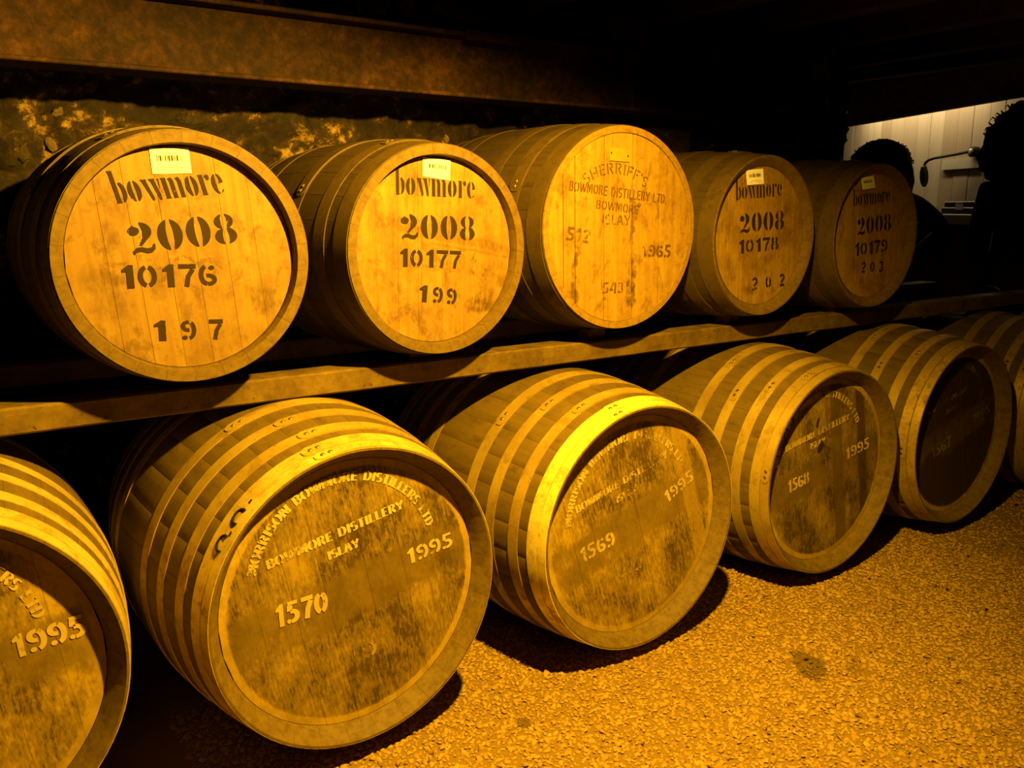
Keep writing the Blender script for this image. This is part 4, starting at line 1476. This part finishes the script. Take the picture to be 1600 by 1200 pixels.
arm = [(1.60, 0.05, 0.372), (1.50, 0.07, 0.360), (1.38, 0.08, 0.352), (1.26, 0.085, 0.344), (1.20, 0.086, 0.334), (1.165, 0.087, 0.315), (1.150, 0.088, 0.285), (1.148, 0.088, 0.26)]
add_tube(bm, [rel_(fw(*p)) for p in arm], 0.0105, 8)
obj('arm', bm, M_LAMP, lamp)
bm = bmesh.new()
Mx = Matrix.Translation(rel_(fw(1.165, 0.088, 0.225))) @ Matrix.Rotation(math.radians(-12), 4, 'Y')
add_lathe(bm, [(0.0, 0.075), (0.018, 0.068), (0.028, 0.03), (0.030, -0.01), (0.026, -0.05), (0.014, -0.078), (0.0, -0.084)], 14, Mx)
obj('lamp_head', bm, M_LAMP, lamp)
bm = bmesh.new()
Mx = Matrix.Translation(rel_(fw(1.60, 0.0, 0.368))) @ FM.to_3x3().to_4x4() @ Matrix.Rotation(PI / 2, 4, 'X')
add_lathe(bm, [(0.0, 0.05), (0.030, 0.05), (0.036, 0.04), (0.036, 0.0005)], 18, Mx)
obj('wall_plate', bm, M_LAMP, lamp)
bm = bmesh.new()
add_lathe(bm, [(0.0, 0.062), (0.014, 0.060), (0.024, 0.0505)], 14, Mx)
tag(obj('knob', bm, simple('pale_knob', (0.55, 0.5, 0.38), 0.4), lamp), 'pale round knob')

# cream board hanging on the panelling
nb_ = empty('notice_board', fw(1.45, 0.0, 0.30))
tag(nb_, 'blank cream board on the panelling, just under the curved lamp arm', 'board')
bm = bmesh.new()
P4 = [(1.250, 0.262), (1.250, 0.335), (1.66, 0.330), (1.66, 0.262)]
fr = [bm.verts.new(fw(a, 0.014, z) - nb_.location) for a, z in P4]
bk = [bm.verts.new(fw(a, 0.0005, z) - nb_.location) for a, z in P4]
bm.faces.new(fr)
bm.faces.new(bk[::-1])
for k in range(4):
    bm.faces.new((fr[k], bk[k], bk[(k + 1) % 4], fr[(k + 1) % 4]))
bmesh.ops.recalc_face_normals(bm, faces=bm.faces)
obj('panel', bm, simple('cream_board', (0.62, 0.56, 0.42), 0.6, 0, 20, 0.05, 0), nb_, smooth=False)

# dark flat case on the ledge
cs = empty('flat_case', fw(1.62, 0.07, -0.0488))
tag(cs, 'flat black case with a small white sticker lying on the ledge', 'case')
RM = FM.to_3x3().to_4x4()
M_CASE = simple('black_case', (0.03, 0.03, 0.034), 0.5)
bm = bmesh.new()
add_box(bm, (-0.16, -0.06, 0.0), (0.30, 0.06, 0.046), RM, bevel=0.005)
obj('case_body', bm, M_CASE, cs, smooth=False)
bm = bmesh.new()
add_box(bm, (-0.14, -0.055, 0.0465), (0.30, 0.058, 0.086), RM, bevel=0.005)
obj('lid', bm, M_CASE, cs, smooth=False)
bm = bmesh.new()
add_box(bm, (-0.005, -0.0625, 0.030), (0.072, -0.0605, 0.072), RM)
tag(obj('sticker', bm, simple('white_sticker', (0.75, 0.75, 0.72), 0.6, 0, 20, 0.02, 0), cs, smooth=False), 'small white sticker')

# ---------------------------------------------------------------- two people seen dark against the panelling
M_HAIR = simple('dark_hair', (0.010, 0.007, 0.005), 0.75, 0, 90, 0.4, 0.4, 0.15)
M_COAT = simple('black_coat', (0.012, 0.010, 0.010), 0.95, 0, 40, 0.3, 0.2, 0.1)
M_TROUS = simple('dark_trousers', (0.010, 0.010, 0.013), 0.95, 0, 40, 0.3, 0.2, 0.1)
M_SKIN = simple('skin', (0.30, 0.17, 0.10), 0.6, 0, 30, 0.08, 0.05)
M_SHOE = simple('black_shoes', (0.012, 0.010, 0.009), 0.6)


def skin_mesh(name, pts, edges, rads, mat, parent, root=0, sub=2):
    me = bpy.data.meshes.new(name)
    me.from_pydata(pts, edges, [])
    o = bpy.data.objects.new(name, me)
    C.objects.link(o)
    sk = o.modifiers.new('skin', 'SKIN')
    sk.use_smooth_shade = True
    for i, rr in enumerate(rads):
        me.skin_vertices[0].data[i].radius = rr if isinstance(rr, tuple) else (rr, rr)
        me.skin_vertices[0].data[i].use_root = (i == root)
    ss = o.modifiers.new('sub', 'SUBSURF')
    ss.levels = ss.render_levels = sub
    dg = bpy.context.evaluated_depsgraph_get()
    nm = bpy.data.meshes.new_from_object(o.evaluated_get(dg))
    bpy.data.objects.remove(o)
    nm.name = name
    nm.materials.clear()
    nm.materials.append(mat)
    nm.polygons.foreach_set('use_smooth', [True] * len(nm.polygons))
    return link_mesh(name, nm, None, parent)


def make_person(loc, face_dir, height, hair_scale, label, bushy, lean=0.0, flare=0.2, elbow=0.0):
    """standing figure; local +x = right hand side, local -y = front"""
    H = height
    k = H / 1.75
    t = empty('person', loc, face_dir)
    tag(t, label, 'person', None)
    j = lambda x_, y_, z_: (x_ * k + lean * max(0, z_ - 0.9), y_ * k, z_ * k)
    # body (skin): legs, torso, neck, arms, hands as one surface
    P = [j(0, 0, 0.95), j(0, 0.01, 1.12), j(0, 0.01, 1.30), j(0, 0.0, 1.44), j(0, -0.005, 1.52)]
    R = [(0.14 * k, 0.10 * k), (0.125 * k, 0.09 * k), (0.15 * k, 0.10 * k), (0.10 * k, 0.075 * k), 0.052 * k]
    E = [(0, 1), (1, 2), (2, 3), (3, 4)]
    for s in (-1, 1):
        b = len(P)
        P += [j(s * 0.09, 0, 0.86), j(s * 0.095, -0.01, 0.50), j(s * 0.095, 0.015, 0.10), j(s * 0.10, -0.10, 0.035)]
        R += [0.085 * k, 0.058 * k, 0.042 * k, 0.032 * k]
        E += [(0, b), (b, b + 1), (b + 1, b + 2), (b + 2, b + 3)]
        b = len(P)
        ex = -elbow if s < 0 else 0.0
        P += [j(s * 0.17 + ex * 0.2, 0.0, 1.405), j(s * 0.235 + ex, 0.03, 1.13 + abs(ex) * 0.5), j(s * 0.14 + ex, -0.19, 1.03), j(s * 0.11 + ex, -0.26, 1.03)]
        R += [0.056 * k, 0.042 * k, 0.029 * k, (0.020 * k, 0.040 * k)]
        E += [(3, b), (b, b + 1), (b + 1, b + 2), (b + 2, b + 3)]
        hb = b + 3
        for (dz, dx, ln) in ((0.024, 0, 0.072), (0.008, 0.004, 0.085), (-0.008, 0.004, 0.08), (-0.024, 0, 0.062)):
            b = len(P)
            P += [j(s * (0.10 + dx) + ex, -0.30, 1.03 + dz), j(s * 0.085 + ex, -0.30 - ln * 0.55, 1.03 + dz), j(s * 0.06 + ex, -0.30 - ln * 0.85, 1.025 + dz)]
            R += [0.0095 * k, 0.0085 * k, 0.007 * k]
            E += [(hb, b), (b, b + 1), (b + 1, b + 2)]
        b = len(P)
        P += [j(s * 0.095 + ex, -0.25, 1.075), j(s * 0.08 + ex, -0.29, 1.09)]
        R += [0.011 * k, 0.008 * k]
        E += [(hb - 1, b), (b, b + 1)]
    body = skin_mesh('body', P, E, R, M_SKIN, t)
    # head with features, sunk on the neck
    bm = bmesh.new()
    bmesh.ops.create_uvsphere(bm, u_segments=24, v_segments=18, radius=1.0)
    for v in bm.verts:
        x_, y_, z_ = v.co
        w = 0.074 * (1 - 0.22 * max(0, -z_))
        dpt = 0.096
        yy = y_ * dpt
        if z_ < -0.2 and y_ < 0:
            yy += 0.012 * (-z_)
        if abs(x_) < 0.22 and y_ < 0 and -0.45 < z_ < 0.05:
            yy -= 0.022 * (1 - abs(x_) / 0.22) * (1 - abs(z_ + 0.25) / 0.3 if abs(z_ + 0.25) < 0.3 else 0)
        if 0.0 < z_ < 0.22 and 0.2 < abs(x_) < 0.6 and y_ < 0:
            yy += 0.007
        v.co = Vector((x_ * w, yy, z_ * 0.118)) * k
    for s in (-1, 1):
        add_lathe(bm, [(0, 0.012), (0.02, 0.010), (0.028, 0.0), (0.0, -0.006)], 10, Matrix.Translation(Vector((s * 0.074, 0.008, -0.005)) * k) @ Matrix.Rotation(s * PI / 2, 4, 'Y') @ Matrix.Diagonal((1.1 * k, 0.7 * k, k, 1)))
    hd = obj('head', bm, M_SKIN, t, angle=80)
    hd.location = j(0, -0.02, 1.635)
    bm = bmesh.new()
    for s in (-1, 1):
        bmesh.ops.create_uvsphere(bm, u_segments=10, v_segments=8, radius=0.0115 * k, matrix=Matrix.Translation(Vector((s * 0.031, -0.080, 0.012)) * k))
    obj('eyes', bm, simple('eye_white', (0.6, 0.58, 0.55), 0.3), hd)
    bm = bmesh.new()
    add_tube(bm, [Vector((q, -0.079 + abs(q) * 0.35, -0.062)) * k for q in (-0.024, -0.012, 0, 0.012, 0.024)], 0.005 * k, 6)
    obj('mouth', bm, simple('lips', (0.26, 0.09, 0.07), 0.5), hd)
    # hair: a lumpy cap round the back and sides plus loose curls
    bm = bmesh.new()
    bmesh.ops.create_icosphere(bm, subdivisions=5, radius=1.0)
    hs = hair_scale
    kill = []
    for v in bm.verts:
        n_ = v.co.normalized()
        if n_.y < -0.62 and n_.z < 0.42 and abs(n_.x) < 0.62:
            kill.append(v)
        d = 1 + bushy * (0.16 * noise.noise(n_ * 2.2) + 0.10 * noise.noise(n_ * 6) + 0.06 * noise.noise(n_ * 15))
        lowf = 1.0 + flare * max(0, -n_.z)
        v.co = Vector((n_.x * hs[0] * d * lowf, 0.02 + n_.y * hs[1] * d, n_.z * (hs[2] if n_.z > 0 else hs[3]) * d)) * k
    bmesh.ops.delete(bm, geom=kill, context='VERTS')
    hr = obj('hair', bm, M_HAIR, hd, angle=180)
    rg_ = random.Random(int(height * 1000))
    bm = bmesh.new()
    for q in range(150):
        th = rg_.uniform(0, 2 * PI)
        zz = rg_.uniform(-0.9, 0.98)
        cr = math.sqrt(1 - zz * zz)
        n_ = Vector((cr * math.cos(th), cr * math.sin(th), zz))
        if n_.y < -0.5 and n_.z < 0.5:
            continue
        b0 = Vector((n_.x * hs[0], 0.02 + n_.y * hs[1], n_.z * (hs[2] if n_.z > 0 else hs[3]))) * k
        side = n_.cross(Vector((rg_.uniform(-1, 1), rg_.uniform(-1, 1), rg_.uniform(-1, 1)))).normalized()
        L = rg_.uniform(0.03, 0.055) * bushy
        add_tube(bm, [b0 * 0.95, b0 + n_ * L * 0.6 + side * L * 0.3, b0 + n_ * L * 0.7 + side * L * 0.9 - Vector((0, 0, 0.3 * L))], [0.006, 0.004, 0.0012], 5)
    obj('curls', bm, M_HAIR, hr)['kind'] = 'stuff'
    # coat and trousers over the body
    P = [j(0, 0, 0.80), j(0, 0, 0.98), j(0, 0.01, 1.15), j(0, 0.01, 1.32), j(0, 0.0, 1.43), j(0, 0.0, 1.475)]
    R = [(0.185 * k, 0.135 * k), (0.175 * k, 0.13 * k), (0.165 * k, 0.125 * k), (0.185 * k, 0.13 * k), (0.14 * k, 0.10 * k), (0.075 * k, 0.075 * k)]
    E = [(i_, i_ + 1) for i_ in range(5)]
    for s in (-1, 1):
        b = len(P)
        ex = -elbow if s < 0 else 0.0
        P += [j(s * 0.185 + ex * 0.2, 0.0, 1.40), j(s * 0.245 + ex, 0.03, 1.13 + abs(ex) * 0.5), j(s * 0.145 + ex, -0.18, 1.03)]
        R += [0.078 * k, 0.062 * k, 0.050 * k]
        E += [(4, b), (b, b + 1), (b + 1, b + 2)]
    skin_mesh('coat', P, E, R, M_COAT, t)
    P = [j(0, 0, 0.92)]
    R = [(0.165 * k, 0.12 * k)]
    E = []
    for s in (-1, 1):
        b = len(P)
        P += [j(s * 0.09, 0, 0.82), j(s * 0.095, -0.01, 0.50), j(s * 0.095, 0.012, 0.09)]
        R += [0.10 * k, 0.075 * k, 0.062 * k]
        E += [(0, b), (b, b + 1), (b + 1, b + 2)]
    skin_mesh('trousers', P, E, R, M_TROUS, t)
    for s in (-1, 1):
        bm = bmesh.new()
        bmesh.ops.create_uvsphere(bm, u_segments=14, v_segments=8, radius=1.0, matrix=Matrix.Translation(Vector((s * 0.098, -0.05, 0.05)) * k) @ Matrix.Diagonal((0.05 * k, 0.14 * k, 0.05 * k, 1)))
        for v in bm.verts:
            v.co.z = max(v.co.z, 0.0)
        obj('shoe', bm, M_SHOE, t)
    return t


make_person((5.135, 3.295, FLOOR), math.radians(145), 1.73, (0.185, 0.19, 0.160, 0.36),
            'person in dark clothes with smooth long dark hair, left of two before the lit boards', 0.25, 0.0, 0.55, 0.20)
make_person((5.19, 2.42, FLOOR), math.radians(140), 1.80, (0.235, 0.235, 0.24, 0.27),
            'person in dark clothes with bushy dark hair, at the right edge before the lit boards', 0.70)
